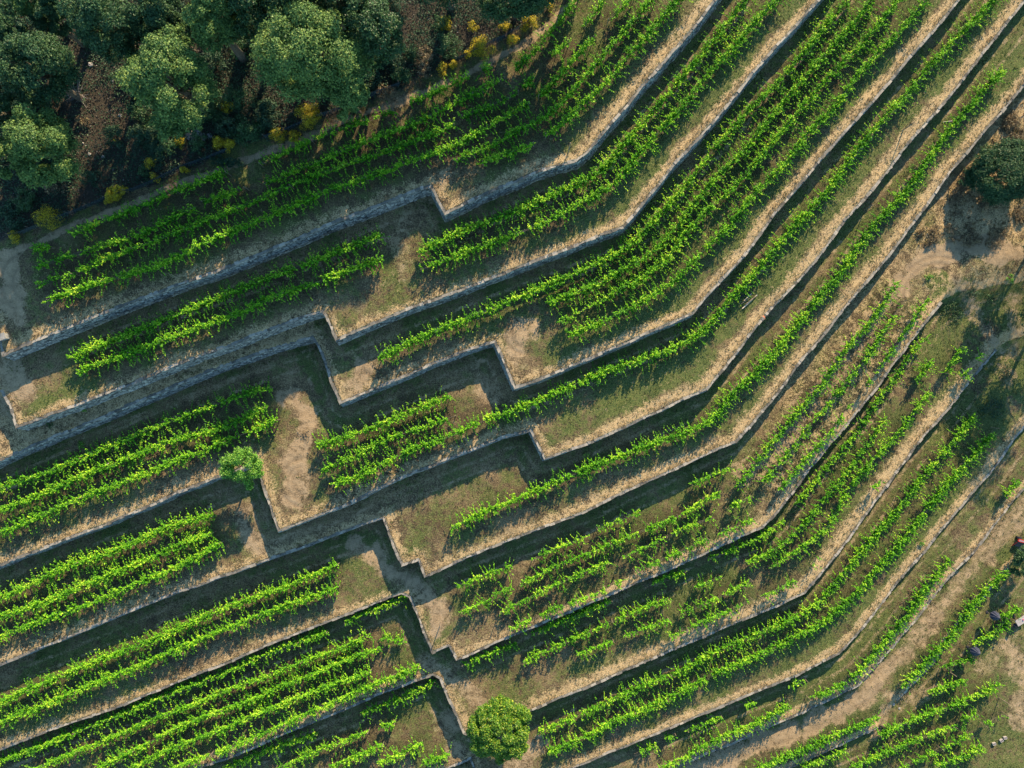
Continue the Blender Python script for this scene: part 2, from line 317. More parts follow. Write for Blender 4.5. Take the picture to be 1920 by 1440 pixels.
# ------------------------------------------------------------------ vine rows: terrace, label, vigour, traced lines
ROWS = [
# terrace 0
(0,"broken vine row hugging the dirt path at the wood edge",.62,[[(62,468),(88,462)],[(133,440),(213,403),(273,383),(353,347),(427,323)],[(487,307),(580,263),(640,240),(713,217),(740,205)],[(768,192),(813,173),(867,147),(880,142)],[(905,128),(923,123)],[(968,118),(993,105),(1008,88),(1028,63),(1050,38),(1067,18),(1090,-20)]]),
(0,"dark shaded vine row second from the dirt path, broken by a long gap",.7,[[(70,499),(110,485),(187,463),(260,440),(310,415),(363,390)],[(380,378),(420,365),(462,351)],[(497,345),(547,320),(593,307),(640,283),(680,267),(755,238),(790,225),(827,205),(873,183),(920,157),(950,145)],[(970,127),(985,110)],[(1035,102),(1052,90),(1070,75)],[(1098,45),(1122,15),(1140,-20)]]),
(0,"shaded vine row third from the dirt path, running on up to the top edge",.72,[[(70,535),(95,522),(140,513)],[(150,508),(187,490),(225,475),(262,460),(333,435),(400,407),(467,383),(500,368),(553,343),(640,311),(707,290),(767,267),(853,233)],[(866,218),(927,197),(975,170)],[(985,160),(1000,145)],[(1012,133),(1025,125)]]),
(0,"long vine row nearest the topmost wall on its left half, its middle lit",.85,[[(92,562),(160,538),(225,518),(287,502),(333,483),(367,461),(433,436),(500,407),(567,377),(640,345),(690,333),(773,300),(807,290),(855,270),(880,258),(923,230),(960,210),(993,193)],[(1010,180),(1027,170),(1057,130),(1083,103),(1113,70)],[(1140,38),(1160,22),(1195,-20)]]),
(0,"vine row fourth from the path that starts beside the topmost wall's step",.78,[[(857,300),(880,286),(917,277),(960,250),(1000,230),(1030,213),(1060,187),(1090,147),(1120,120),(1140,90),(1167,63),(1193,30),(1235,-15)]]),
(0,"very short isolated vine row beside the bend of the topmost wall",.85,[[(905,303),(957,287),(1002,267)]]),
(0,"sunlit vine row closest to the topmost wall, above its bend",.9,[[(1023,252),(1045,240),(1070,220),(1093,193),(1120,173),(1150,140),(1173,107),(1207,73),(1233,40),(1290,-22)]]),
# terrace 1
(1,"upper of two paired vine rows left of the tyre-marked turning circle",.95,[[(138,672),(165,655),(233,630),(333,590),(433,547),(533,510),(640,470),(718,437)]]),
(1,"lower of two paired vine rows left of the tyre-marked turning circle",.9,[[(147,700),(180,682),(240,663),(300,640),(400,603),(467,580),(500,558),(560,543),(633,513),(675,500),(717,483)]]),
(1,"upper of two full vine rows right of the tyre-marked turning circle",1.0,[[(790,471),(840,445),(907,417),(990,387),(1090,340),(1115,328),(1140,308),(1173,267),(1223,210),(1280,143),(1307,113),(1357,50),(1415,-22)]]),
(1,"lower of two full vine rows right of the tyre-marked turning circle",1.0,[[(790,505),(835,487),(873,473),(973,437),(1040,407),(1123,363),(1150,345),(1173,320),(1207,277),(1280,200),(1330,137),(1380,83),(1420,37),(1475,-22)]]),
# terrace 2
(2,"longest vine row of the four-row terrace, reaching down to the bare sand patch",1.0,[[(713,671),(760,648),(807,623),(907,587),(990,550),(1073,517),(1140,483),(1180,462),(1225,415),(1283,353),(1330,290),(1390,220),(1463,150),(1513,93),(1557,37),(1610,-22)]]),
(2,"second vine row from the top on the four-row terrace",.92,[[(1030,568),(1065,553),(1107,540),(1173,503),(1217,480),(1250,447),(1285,405),(1340,333),(1397,283),(1447,217),(1497,157),(1553,97),(1600,43),(1655,-22)]]),
(2,"third vine row from the top on the four-row terrace",.85,[[(1053,603),(1090,583),(1140,557),(1207,520),(1255,484),(1290,430),(1347,377),(1390,340),(1440,277),(1480,230),(1530,170),(1580,117),(1630,67),(1700,-22)]]),
(2,"lowest vine row of the four-row terrace, above the green grass strip",.9,[[(1067,628),(1140,600),(1207,563),(1273,523),(1318,470),(1363,430),(1413,360),(1467,317),(1513,247),(1570,200),(1597,150),(1647,100),(1697,47),(1755,-22)]]),
# terrace 3
(3,"top vine row of three at the left edge, above the small light green tree",.78,[[(-30,930),(0,913),(100,883),(187,843),(233,827),(270,808),(300,797),(350,780),(433,747),(470,735),(507,727)]]),
(3,"middle vine row of three at the left edge, above the small light green tree",.8,[[(-30,965),(0,957),(100,917),(167,887),(233,863),(317,827),(383,813),(447,790),(500,763)]]),
(3,"bottom vine row of three at the left edge, ending behind the small light green tree",.85,[[(-30,1010),(0,1000),(70,970),(140,937),(200,917),(267,890),(333,863),(417,830),(520,787)]]),
(3,"uppermost short vine row just right of the pale sandy track",.9,[[(595,835),(640,823),(707,800),(790,763),(847,742)]]),
(3,"middle short vine row just right of the pale sandy track",.75,[[(605,882),(640,867),(707,833),(740,817),(790,803),(855,779)]]),
(3,"single long vine row from the pale sandy track past the loose stakes",1.0,[[(625,908),(660,897),(707,877),(773,840),(840,823),(907,787),(973,767),(1057,730),(1140,693),(1223,670),(1280,645),(1317,622),(1347,590),(1370,555),(1413,518),(1447,475),(1497,413),(1540,373),(1580,317),(1623,260),(1663,217),(1713,160),(1753,113),(1800,63),(1885,-22)]]),
# terrace 4
(4,"top vine row of three on the lower left terrace under the small tree's wall",.95,[[(-30,1135),(0,1123),(67,1093),(133,1057),(200,1040),(267,1010),(333,980),(403,968)]]),
(4,"middle vine row of three on the lower left terrace under the small tree's wall",.92,[[(-30,1165),(0,1157),(83,1130),(167,1093),(233,1067),(300,1040),(350,1017),(397,1000)]]),
(4,"bottom vine row of three on the lower left terrace under the small tree's wall",.9,[[(-30,1205),(0,1193),(67,1167),(150,1140),(233,1103),(300,1077),(367,1047),(413,1018)]]),
(4,"lone vine row with grass on both sides, ending near the round dark tree's upper right",1.0,[[(845,991),(880,975),(917,957),(1007,920),(1090,883),(1157,857),(1223,833),(1280,813),(1340,787),(1370,740),(1407,710),(1447,667),(1493,613),(1530,563),(1563,530),(1597,480),(1640,417),(1697,363),(1730,313),(1773,253),(1813,207),(1853,160),(1886,128)]]),
# terrace 5
(5,"upper of two bushy vine rows below the double-notched wall, at left",.95,[[(-30,1330),(0,1317),(67,1287),(133,1260),(200,1233),(267,1207),(333,1180),(400,1150),(467,1123),(533,1103),(583,1080),(635,1058)]]),
(5,"lower of two bushy vine rows below the double-notched wall, at left",.9,[[(-30,1365),(0,1353),(67,1330),(133,1300),(200,1273),(267,1247),(333,1217),(400,1190),(467,1160),(533,1137),(633,1103)]]),
(5,"sparse top vine row right of the double-notched wall corner",.55,[[(860,1102),(890,1085),(957,1063)],[(1000,1050),(1023,1037),(1060,1022),(1100,1007)],[(1120,993),(1160,977),(1200,960)],[(1297,909),(1330,893),(1375,875)]]),
(5,"thin vine row second below the double-notched wall, turning up beside the sandy strip",.68,[[(928,1115),(960,1103)],[(975,1097),(1040,1063),(1083,1047),(1123,1030),(1187,1003),(1280,967),(1313,943),(1350,925)],[(1385,910),(1423,863),(1467,810),(1513,753),(1553,710),(1590,647),(1627,613),(1657,570),(1685,528)]]),
(5,"thin vine row third below the double-notched wall, with long gaps",.55,[[(865,1148),(923,1125)],[(937,1150),(990,1123),(1057,1090),(1103,1070),(1142,1056)],[(1167,1047),(1223,1020),(1285,990),(1340,970)],[(1365,955),(1410,930)],[(1430,905),(1473,857),(1513,807),(1547,767),(1580,723),(1623,677),(1647,637),(1673,603),(1697,563)]]),
(5,"straggling vine row growing along the very edge of the low half-hidden wall",.58,[[(957,1180),(1007,1157),(1067,1133),(1123,1113),(1165,1090)],[(1190,1071),(1267,1040),(1330,1010)],[(1350,1003),(1380,990),(1415,972)],[(1462,918),(1507,868),(1547,825),(1567,802),(1600,752)],[(1627,722),(1657,682),(1687,640),(1713,600),(1742,563)]]),
# terrace 6
(6,"vine row in the wall's shadow at the foot of the low half-hidden wall, left part",.72,[[(-30,1440),(0,1427),(50,1410),(117,1383),(183,1357),(250,1330),(333,1293),(417,1267),(483,1233),(550,1207),(617,1183)],[(647,1167),(690,1147),(762,1116)]]),
(6,"second vine row below the half-hidden wall at lower left",.8,[[(60,1446),(77,1437),(150,1407),(227,1377),(300,1343),(367,1320),(433,1290),(500,1270),(567,1240),(640,1217),(693,1190)],[(715,1198),(757,1203)]]),
(6,"third vine row below the half-hidden wall at lower left",.85,[[(170,1446),(267,1400),(333,1363),(400,1337),(483,1310),(533,1283),(583,1267),(640,1240),(712,1216)]]),
(6,"fourth vine row below the half-hidden wall at lower left",.85,[[(240,1446),(317,1403),(400,1377),(483,1337),(533,1320),(600,1293),(640,1280),(695,1259)]]),
(6,"vine row along the edge of the wall that leads to the big leafy tree",.85,[[(310,1448),(345,1432),(417,1408),(483,1381),(550,1351),(640,1311),(690,1287),(740,1270),(785,1250)]]),
(6,"vine row in shadow at the foot of the half-hidden wall, right part",.62,[[(867,1247),(923,1223),(973,1207)],[(1000,1187),(1053,1165),(1107,1142),(1150,1125)],[(1210,1101),(1240,1085),(1285,1072)],[(1330,1047),(1413,1017),(1470,978)],[(1490,950),(1540,887),(1573,853),(1623,790),(1640,757),(1680,710),(1707,663),(1737,635)]]),
(6,"second vine row below the half-hidden wall, right part",.68,[[(983,1241),(1023,1220),(1073,1200),(1133,1173),(1190,1147),(1257,1123)],[(1303,1102),(1353,1083)],[(1400,1055),(1450,1035),(1475,1015),(1497,995),(1540,945),(1580,897),(1613,853),(1637,823),(1667,780)],[(1720,712),(1737,692),(1750,675)]]),
(6,"third vine row below the half-hidden wall, right part",.66,[[(1083,1228),(1153,1202)],[(1173,1193),(1255,1162)],[(1280,1150),(1347,1123),(1410,1088)],[(1445,1065),(1487,1037),(1520,1017),(1563,980),(1580,933),(1613,890),(1647,853),(1687,813),(1717,770),(1745,735)],[(1774,700),(1805,650)]]),
(6,"scattered vines spaced along the brink above the wall with the dark cloth",.45,[[(1258,1195),(1278,1187)],[(1290,1180),(1330,1160),(1377,1143),(1412,1122)],[(1428,1121),(1453,1110),(1495,1089)],[(1525,1057),(1545,1035)],[(1640,915),(1655,900)],[(1805,712),(1820,690)],[(1835,672),(1850,655)]]),
# terrace 7
(7,"shaded vine row below the left wall that leads to the big leafy tree",.65,[[(415,1444),(493,1410),(560,1387),(597,1376)],[(677,1338),(747,1313),(790,1290),(819,1276)]]),
(7,"second shaded vine row left of the big leafy tree, broken in two",.6,[[(515,1444),(617,1400),(640,1393),(693,1372)],[(715,1365),(742,1356)]]),
(7,"vine row at the bottom frame edge left of the big leafy tree",.85,[[(620,1440),(680,1414),(718,1396)],[(712,1432),(750,1415),(792,1396)]]),
(7,"bushy stub of vine just left of the small wall corner at the bottom edge",.95,[[(795,1432),(820,1422),(845,1416)]]),
(7,"upper of two paired bushy vine rows starting right of the big leafy tree",.92,[[(1013,1371),(1043,1362),(1090,1340),(1140,1317),(1180,1298),(1240,1273),(1280,1257),(1330,1227),(1380,1207),(1447,1177),(1497,1157),(1540,1127),(1563,1097),(1607,1047),(1640,1003),(1690,953),(1723,903),(1763,860),(1793,823),(1829,778)]]),
(7,"lower of two paired bushy vine rows starting right of the big leafy tree",.95,[[(1030,1411),(1070,1395),(1117,1373),(1140,1357),(1207,1330),(1280,1297),(1347,1260),(1413,1233),(1480,1200),(1547,1167),(1580,1137),(1613,1107),(1647,1063),(1690,1023),(1730,965),(1790,893),(1830,853),(1871,801)]]),
# terrace 8
(8,"vine row along the brink above the track's bend, right of the track wall",.9,[[(1518,1311),(1555,1296),(1590,1281)],[(1598,1274),(1640,1227),(1680,1180),(1713,1147),(1730,1110),(1760,1080),(1782,1048)]]),
(8,"vine row above the track's low wall at the bottom of the frame",.75,[[(1240,1446),(1280,1424),(1347,1385),(1413,1360),(1482,1322)]]),
(8,"few thin vines between the track's low wall and the paired bushy rows",.5,[[(1190,1418),(1230,1398)],[(1250,1385),(1268,1376)],[(1290,1371),(1357,1344)],[(1400,1326),(1415,1319)],[(1478,1289),(1512,1276)]]),
(8,"small vine clump high on the narrow terrace at the right frame edge",.7,[[(1886,930),(1913,900)]]),
# below the track
(10,"vine row standing on the brink of the short wall across the track",.9,[[(1688,1284),(1730,1240),(1780,1190),(1803,1157),(1827,1120),(1882,1070)]]),
(10,"vine row along the lower verge of the track at the bottom edge",.85,[[(1400,1444),(1450,1424),(1513,1397),(1580,1367),(1642,1342)]]),
(10,"short vine row under the track's lower verge wall, at the bottom edge",.6,[[(1505,1441),(1550,1425),(1590,1408)]]),
(10,"long straight vine row below the track, ending beside two black parasol shadows",.85,[[(1650,1379),(1713,1350),(1772,1329)],[(1783,1327),(1827,1307),(1875,1286)]]),
(10,"thin vine row two below the track, with bare trellis wire showing",.68,[[(1600,1441),(1663,1413),(1730,1383),(1793,1363)],[(1803,1351),(1835,1339)]]),
(10,"sparse vine row above the concrete blocks, with bare wire before its end clump",.55,[[(1690,1443),(1773,1403),(1822,1379)],[(1848,1362),(1868,1350),(1892,1341)]]),
(10,"last vine row before the bottom right corner, beside the concrete blocks",.75,[[(1755,1438),(1813,1418),(1846,1398)]]),
(10,"short vine row between the two navy parasols and the long straight row",.75,[[(1745,1299),(1775,1288),(1810,1278)]]),
(10,"short vine row just below the lower navy parasol",.75,[[(1775,1251),(1800,1243),(1830,1236)]]),
(10,"short curving vine row linking the two navy parasols",.7,[[(1826,1208),(1860,1192),(1893,1176),(1885,1158)]]),
(10,"vine tuft at the right frame edge beside the upper navy parasol",.8,[[(1880,1158),(1917,1139)]]),
]
# ------------------------------------------------------------------ terraces: levels and dividing walls
LEV = [7.0, 4.8, 2.6, 0.3, -1.9, -4.1, -6.1, -8.1, -9.8, -10.8, -11.6]
# each wall: traced along the inner edge of its coping, (hard points), soft continuation before and after
WALLS = [
 dict(pts=[(-30,520),(-4,600),(9,661),(70,634),(112,617),(175,591),(237,566),(333,530),(433,495),(533,453),(640,408),(720,377),(787,350),(810,345),(822,370),(836,396),(900,364),(1003,320),(1080,298),(1100,282),(1140,233),(1207,153),(1280,72),(1337,0),(1385,-60)],
      pre=[(-140,300)], lab="topmost dry stone terrace wall, below the rows nearest the woods"),
 dict(pts=[(4,730),(20,757),(33,797),(167,747),(300,693),(433,643),(533,603),(607,580),(616,595),(632,633),(773,573),(907,523),(1027,477),(1167,423),(1213,367),(1280,287),(1347,213),(1430,110),(1493,43),(1537,-8),(1590,-70)],
      pre=[(-120,690)], lab="dry stone wall with one short step at its left third, second from the woods"),
 dict(pts=[(-70,890),(0,860),(133,803),(233,760),(333,717),(433,677),(500,653),(588,629),(600,647),(640,752),(740,710),(807,680),(907,643),(930,637),(967,723),(1040,697),(1140,653),(1255,604),(1297,585),(1347,527),(1393,478),(1447,403),(1533,300),(1593,233),(1633,190),(1697,113),(1747,57),(1793,0),(1840,-60)],
      lab="dry stone wall with two deep zigzag steps, below the four-row terrace"),
 dict(pts=[(-70,1085),(0,1057),(100,1017),(200,980),(263,953),(333,920),(427,885),(484,863),(488,882),(505,935),(524,992),(640,947),(740,897),(840,857),(940,817),(997,803),(1023,857),(1107,827),(1173,797),(1280,745),(1323,728),(1363,680),(1430,593),(1480,540),(1533,480),(1580,413),(1647,337),(1713,253),(1780,177),(1847,90),(1913,7),(1970,-65)],
      lab="dry stone wall under the small light green tree, stepped beside it"),
 dict(pts=[(-70,1272),(0,1243),(100,1203),(200,1160),(300,1120),(400,1083),(500,1047),(640,995),(720,967),(755,1056),(786,1046),(799,1077),(873,1043),(973,1003),(1090,960),(1180,915),(1280,870),(1377,827),(1430,767),(1513,660),(1580,577),(1663,480),(1740,377),(1780,320),(1847,240),(1920,155),(1990,75)],
      lab="dry stone wall with a double notch below the single-row terrace, ending by the round bush"),
 dict(pts=[(-70,1432),(0,1403),(100,1363),(200,1330),(300,1290),(400,1250),(500,1207),(640,1153),(752,1109),(770,1117),(813,1220),(843,1207),(858,1233),(973,1183),(1107,1127),(1280,1053),(1363,1015),(1430,985),(1457,957),(1513,880),(1600,777),(1690,660),(1763,565)],
      post=[(1800,545),(2050,500)], lab="low stone wall half covered by the vines along its top"),
 dict(pts=[(290,1470),(373,1437),(433,1417),(533,1373),(640,1330),(707,1300),(787,1270),(813,1262),(828,1270),(843,1310),(872,1372),(893,1380),(987,1333),(1073,1297),(1173,1253),(1280,1207),(1397,1157),(1507,1110),(1547,1063),(1623,960),(1713,837),(1780,760),(1820,707),(1866,654)],
      post=[(1910,630),(2080,600)], lab="stone wall running behind the big leafy tree with a dark cloth on it"),
 dict(pts=[(700,1500),(790,1460),(839,1437),(884,1419),(892,1440),(905,1475),(990,1472),(1073,1437),(1173,1397),(1280,1352),(1380,1310),(1480,1270),(1573,1223),(1600,1193),(1633,1153),(1713,1053),(1790,960),(1847,893),(1920,797),(1980,725)],
      lab="stone wall below the paired bushy rows, starting under the big leafy tree"),
 dict(pts=[(1140,1490),(1230,1452),(1280,1430),(1413,1373),(1560,1307),(1607,1283),(1647,1240),(1713,1163),(1780,1077),(1820,1037),(1880,960),(1920,913),(1975,850)],
      lab="low kerb-like stone wall along the upper side of the dirt track"),
 dict(pts=[(1683,1310),(1747,1243),(1797,1173),(1840,1120),(1890,1062)], pre=[(1480,1437),(1547,1407),(1647,1361),(1668,1330)], post=[(1960,990),(2080,850)],
      lab="short low stone wall below the track, beside the tipped red trailer"),
]
WALL_EXTRA = dict(pts=[(1420,1463),(1480,1437),(1547,1407),(1647,1361)], lab="short low stone wall at the bottom frame edge below the track bend")

def build_lines():
    out = []
    for i, W in enumerate(WALLS):
        z = LEV[i]
        hard = wpts(W['pts'], z); pre = wpts(W.get('pre', []), z).reshape(-1, 2); post = wpts(W.get('post', []), z).reshape(-1, 2)
        P = np.concatenate([pre, hard, post])
        soft = np.zeros(len(P) - 1, bool)
        if len(pre): soft[:len(pre)] = True
        if len(post): soft[-len(post):] = True
        if i == 9: soft[:2] = False            # the second low wall lies on this line too
        d0 = P[0] - P[1]; d0 = d0 / np.linalg.norm(d0); d1 = P[-1] - P[-2]; d1 = d1 / np.linalg.norm(d1)
        P = np.concatenate([[P[0] + d0 * 400], P, [P[-1] + d1 * 400]])
        soft = np.concatenate([[soft[0]], soft, [soft[-1]]])
        poly = np.concatenate([P, [(900, 900), (-900, 900)]])
        out.append(dict(P=P, soft=soft, poly=poly, hard=hard))
    return out
LINES = build_lines()

def in_poly(x, y, poly):
    r = np.zeros(x.shape, bool)
    n_ = len(poly)
    for i in range(n_):
        x0, y0 = poly[i]; x1, y1 = poly[(i + 1) % n_]
        if y0 == y1: continue
        c_ = ((y0 > y) != (y1 > y)) & (x < (x1 - x0) * (y - y0) / (y1 - y0) + x0)
        r ^= c_
    return r

def sdist(x, y, Ln):
    """signed distance (upper side positive) and whether the nearest piece is a real wall, plus softness"""
    best = np.full(x.shape, 1e9); wid = np.full(x.shape, 0.14)
    P = Ln['P']
    hardpts = Ln['hard']
    for k in range(len(P) - 1):
        a = P[k]; b = P[k + 1]; d = b - a; L2 = d @ d
        t = np.clip(((x - a[0]) * d[0] + (y - a[1]) * d[1]) / L2, 0, 1)
        dd = np.hypot(x - a[0] - t * d[0], y - a[1] - t * d[1])
        m_ = dd < best
        best = np.where(m_, dd, best)
        if Ln['soft'][k]:
            qx = a[0] + t * d[0]; qy = a[1] + t * d[1]
            e = np.minimum(np.hypot(qx - hardpts[0][0], qy - hardpts[0][1]), np.hypot(qx - hardpts[-1][0], qy - hardpts[-1][1]))
            wk = np.clip(0.14 + e * 0.9, 0.14, 4.0)
        else:
            wk = 0.14
        wid = np.where(m_, wk, wid)
    s = np.where(in_poly(x, y, Ln['poly']), best, -best)
    return s, wid

FENCE_PX = [(-60,480),(27,443),(117,410),(180,383),(267,353),(353,313),(433,283),(500,260),(600,222),(682,188),(757,158),(855,115),(885,102),(950,72),(1000,38),(1050,-10),(1090,-70)]
FENCE = wpts(FENCE_PX, LEV[0])
_d0 = FENCE[0] - FENCE[1]; _d1 = FENCE[-1] - FENCE[-2]
FLINE = dict(P=np.concatenate([[FENCE[0] + _d0 * 60], FENCE, [FENCE[-1] + _d1 * 60]]), hard=FENCE)
FLINE['soft'] = np.zeros(len(FLINE['P']) - 1, bool)
FLINE['poly'] = np.concatenate([FLINE['P'], [(900, 900), (-900, 900)]])

def height_full(x, y):
    z = np.full(x.shape, LEV[-1]); S = []
    for i, Ln in enumerate(LINES):
        s, wd = sdist(x, y, Ln)
        h = LEV[i] - LEV[i + 1]
        z = z + h * sstep(-wd, wd, s + 0.27)
        S.append(s)
    f, _ = sdist(x, y, FLINE)
    z = z + np.clip(f, 0, 60) * 0.035
    z = z + (fbm(x * 0.35, y * 0.35, 3, 3) - 0.5) * 0.22 + (noise2(x * 1.7, y * 1.7, 8) - 0.5) * 0.05
    return z, S, f

def height(x, y):
    x = np.atleast_1d(np.asarray(x, float)); y = np.atleast_1d(np.asarray(y, float))
    return height_full(x, y)[0]

# ------------------------------------------------------------------ ground sheet
def axis(lo, hi, st, far):
    a = np.arange(lo, hi + 1e-6, st)
    g = []; s_ = st; v = a[-1]
    while v < far:
        s_ *= 1.35; v += s_; g.append(v)
    g2 = []; s_ = st; v = a[0]
    while v > -far:
        s_ *= 1.35; v -= s_; g2.append(v)
    return np.concatenate([np.array(g2[::-1]), a, np.array(g)])
ax = axis(-72, 72, 0.2, 500); ay = axis(-56, 56, 0.2, 500)
GX, GY = np.meshgrid(ax, ay)
gz, GS, GF = height_full(GX.ravel(), GY.ravel())
gx = GX.ravel(); gy = GY.ravel()
kk = CAMZ * PPM / (CAMZ - gz)
gpx = 960 + gx * kk; gpy = 720 - gy * kk          # where each ground point was traced on the survey photo

def capsule(pts, width, wob=1.0):
    best = np.full(gpx.shape, 1e9)
    for k in range(max(1, len(pts) - 1)):
        a = np.array(pts[k], float); b = np.array(pts[min(k + 1, len(pts) - 1)], float); d = b - a; L2 = d @ d + 1e-9
        t = np.clip(((gpx - a[0]) * d[0] + (gpy - a[1]) * d[1]) / L2, 0, 1)
        best = np.minimum(best, np.hypot(gpx - a[0] - t * d[0], gpy - a[1] - t * d[1]))
    best = best + (fbm(gx * .55, gy * .55, 411, 4) - .5) * width * 1.5 * wob
    return 1 - sstep(width * 0.30, width * 0.9, best)

PATH = [(-30,490),(0,477),(67,458),(140,421),(213,396),(287,366),(333,345),(420,315),(483,292),(567,262),(640,229),(740,196),(807,169),(873,142),(927,110),(973,88),(1007,65),(1040,36),(1083,-5),(1110,-40)]
ROAD = [(1180,1490),(1280,1447),(1450,1385),(1560,1340),(1620,1305),(1670,1250),(1740,1165),(1820,1070),(1890,985),(1960,900)]
DUST = [
 (PATH, 9, 0.85), ([(25,500),(28,545),(22,590)], 42, 1), ([(20,700),(40,735)], 38, 0.8),
 ([(600,240),(800,170)], 12, .5),
 ([(840,325),(800,365)], 22, .5), ([(760,400),(745,450),(752,520)], 26, .35),
 ([(675,690),(660,720)], 34, .75), ([(985,625),(970,655)], 36, .8), ([(895,690),(905,725),(920,745)], 30, .55),
 ([(550,740),(575,790),(548,845),(548,930)], 34, .9), ([(450,950),(462,1000),(490,1030)], 26, .65),
 ([(670,1020),(720,1062),(780,1092),(825,1140),(815,1190)], 27, .85), ([(800,1240),(850,1275),(890,1300),(900,1320)], 24, .6),
 ([(835,1340),(845,1400),(850,1440)], 34, .65), ([(950,1440),(1010,1400)], 30, .6),
 (ROAD[:6], 33, .85), (ROAD[5:], 30, .58), ([(1660,1330),(1640,1380)], 18, .6), ([(1660,1300),(1720,1310),(1760,1290)], 20, .5),
 ([(1960,478),(1880,470),(1800,468),(1730,490),(1690,540)], 30, 1.0), ([(1700,520),(1640,600),(1560,710),(1470,830),(1400,890)], 26, .62),
 ([(1900,1220),(1930,1290),(1910,1350)], 40, .6), ([(1840,1250),(1900,1200)], 22, .4),
 ([(1790,520),(1830,600),(1870,640),(1890,720)], 20, .5), ([(1900,560),(1900,660)], 22, .5), ([(1740,600),(1700,700)], 16, .3),
 ([(500,1020),(600,985)], 10, .5), ([(0,700),(10,760)], 30, .6),
]
GREEN = [
 ([(700,570),(770,560),(760,500)], 55, .5), ([(840,370),(900,340),(960,310)], 35, .35),
 ([(560,660),(600,720)], 30, .7), ([(640,800),(700,790),(880,760)], 28, .5), ([(620,1020),(690,1010),(700,1060)], 30, .75),
 ([(1770,540),(1800,560),(1780,620),(1760,660)], 44, 1.2), ([(1850,540),(1890,600)], 24, .6), ([(1880,740),(1850,780),(1900,700)], 55, 1.25),
 ([(590,760),(610,800)], 22, .6), ([(60,770),(100,745),(180,730)], 22, .8), ([(1000,760),(1060,790),(1100,800)], 35, .5),
 ([(1780,950),(1700,1050),(1600,1180)], 30, .8), ([(1850,1250),(1800,1350)], 60, .5), ([(1700,640),(1750,690)], 30, .5),
]
def bump_(s, a, b, c_, d): return sstep(a, b, s) * (1 - sstep(c_, d, s))
dry = np.zeros(gx.shape); green = np.zeros(gx.shape); thin = np.full(gx.shape, 0.5); foot = np.zeros(gx.shape); wheel = np.zeros(gx.shape)
hf = fbm(gx * 0.5, gy * 0.5, 21, 3)
right = sstep(900, 1300, gpx)
wdry = [0.95, 0.7, 0.8, 0.95, 0.95, 0.8, 1.15, 0.8, 0.6, 0.5]
for i, s in enumerate(GS):
    e = (hf - 0.5) * 1.6
    dry = np.maximum(dry, bump_(s + e * 0.35, -0.4, 0.0, wdry[i] * 0.15, wdry[i] * 2.0) * (0.62 + 0.38 * right))
    green = np.maximum(green, bump_(s + e, wdry[i] * 0.9, wdry[i] * 1.6, 3.6, 5.8) * (0.40 + 0.42 * right if i in (1, 2, 3) else 0.30 + 0.22 * right))
    foot = np.maximum(foot, bump_(-s, 0.5, 0.7, 1.6, 3.0))
    wheel = np.maximum(wheel, np.maximum(bump_(-s + e * .15, 1.55, 1.75, 1.95, 2.2), bump_(-s + e * .15, 2.85, 3.05, 3.3, 3.5)) * (.35 + .9 * np.clip(hf - .35, 0, 1)))
green = np.maximum(green, foot * (0.10 + 0.45 * hf))
T = lambda i: (GS[i] > 0) & ((GS[i - 1] < 0) if i else True)
green = np.maximum(green, 0.42 + 0.22 * right) + (fbm(gx * 0.12, gy * 0.12, 44, 3) - 0.5) * 0.5 + (fbm(gx * 0.45, gy * 0.45, 47, 4) - 0.5) * 1.0
dry += (fbm(gx * 0.2, gy * 0.2, 54, 3) - 0.5) * 0.25
green = np.where(GS[9] < 0, np.maximum(green, 0.55), green)
strip = T(2) * (gpx < 590)                    # the rough brown ledge without vines
dry = np.where(strip, np.maximum(dry, 0.45), dry); green = np.where(strip, green * 0.4, green)
rough = (GS[4] < 0) * (GS[5] > -30) * sstep(0, 40, gpx - (1720 - (gpy - 420) * 0.72)) * (1 - sstep(440, 468, gpy))
dry = np.maximum(dry, rough * (0.35 + 0.5 * hf)); 
dryT5 = T(5) * sstep(1330, 1460, gpx + (hf - .5) * 160); dry = np.maximum(dry, dryT5 * 0.36); green = green * (1 - .35 * dryT5)
for pts, wd, a in GREEN: green = np.maximum(green, capsule(pts, wd) * a)
dust = np.zeros(gx.shape)
for pts, wd, a in DUST: dust = np.maximum(dust, capsule(pts, wd) * a)
dust = np.maximum(dust, wheel * .75 * (GF < 0))
rut = np.zeros(gx.shape)
for cx, cy, rs, a0, a1 in [(62,530,(38,60),100,240),(570,905,(22,31,45),95,270),(762,540,(24,36,50),150,330),(690,690,(10,17,24),90,300),(985,625,(26,38),150,300),
                           (1760,560,(55,66,78),70,210),(560,700,(60,75),300,420),(700,1050,(60,72),300,360),(870,720,(40,52),270,400),(1850,620,(60,72,84),120,240)]:
    ang = np.degrees(np.arctan2(-(gpy - cy), gpx - cx)) % 360
    ok = ((ang - a0) % 360) < (a1 - a0)
    rr = np.hypot(gpx - cx, gpy - cy)
    for r_ in rs: rut = np.maximum(rut, ok * (1 - sstep(1.0, 4.0, np.abs(rr - r_))) * (0.5 + 0.5 * hf))
for off in (-13, 13):
    rut = np.maximum(rut, 0.45 * capsule([(p[0] + off * .75, p[1] + off * .66) for p in ROAD], 7))
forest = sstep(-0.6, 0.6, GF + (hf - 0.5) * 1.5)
thin = 0.1 + 0.95 * fbm(gx * 0.3, gy * 0.3, 71, 4) 
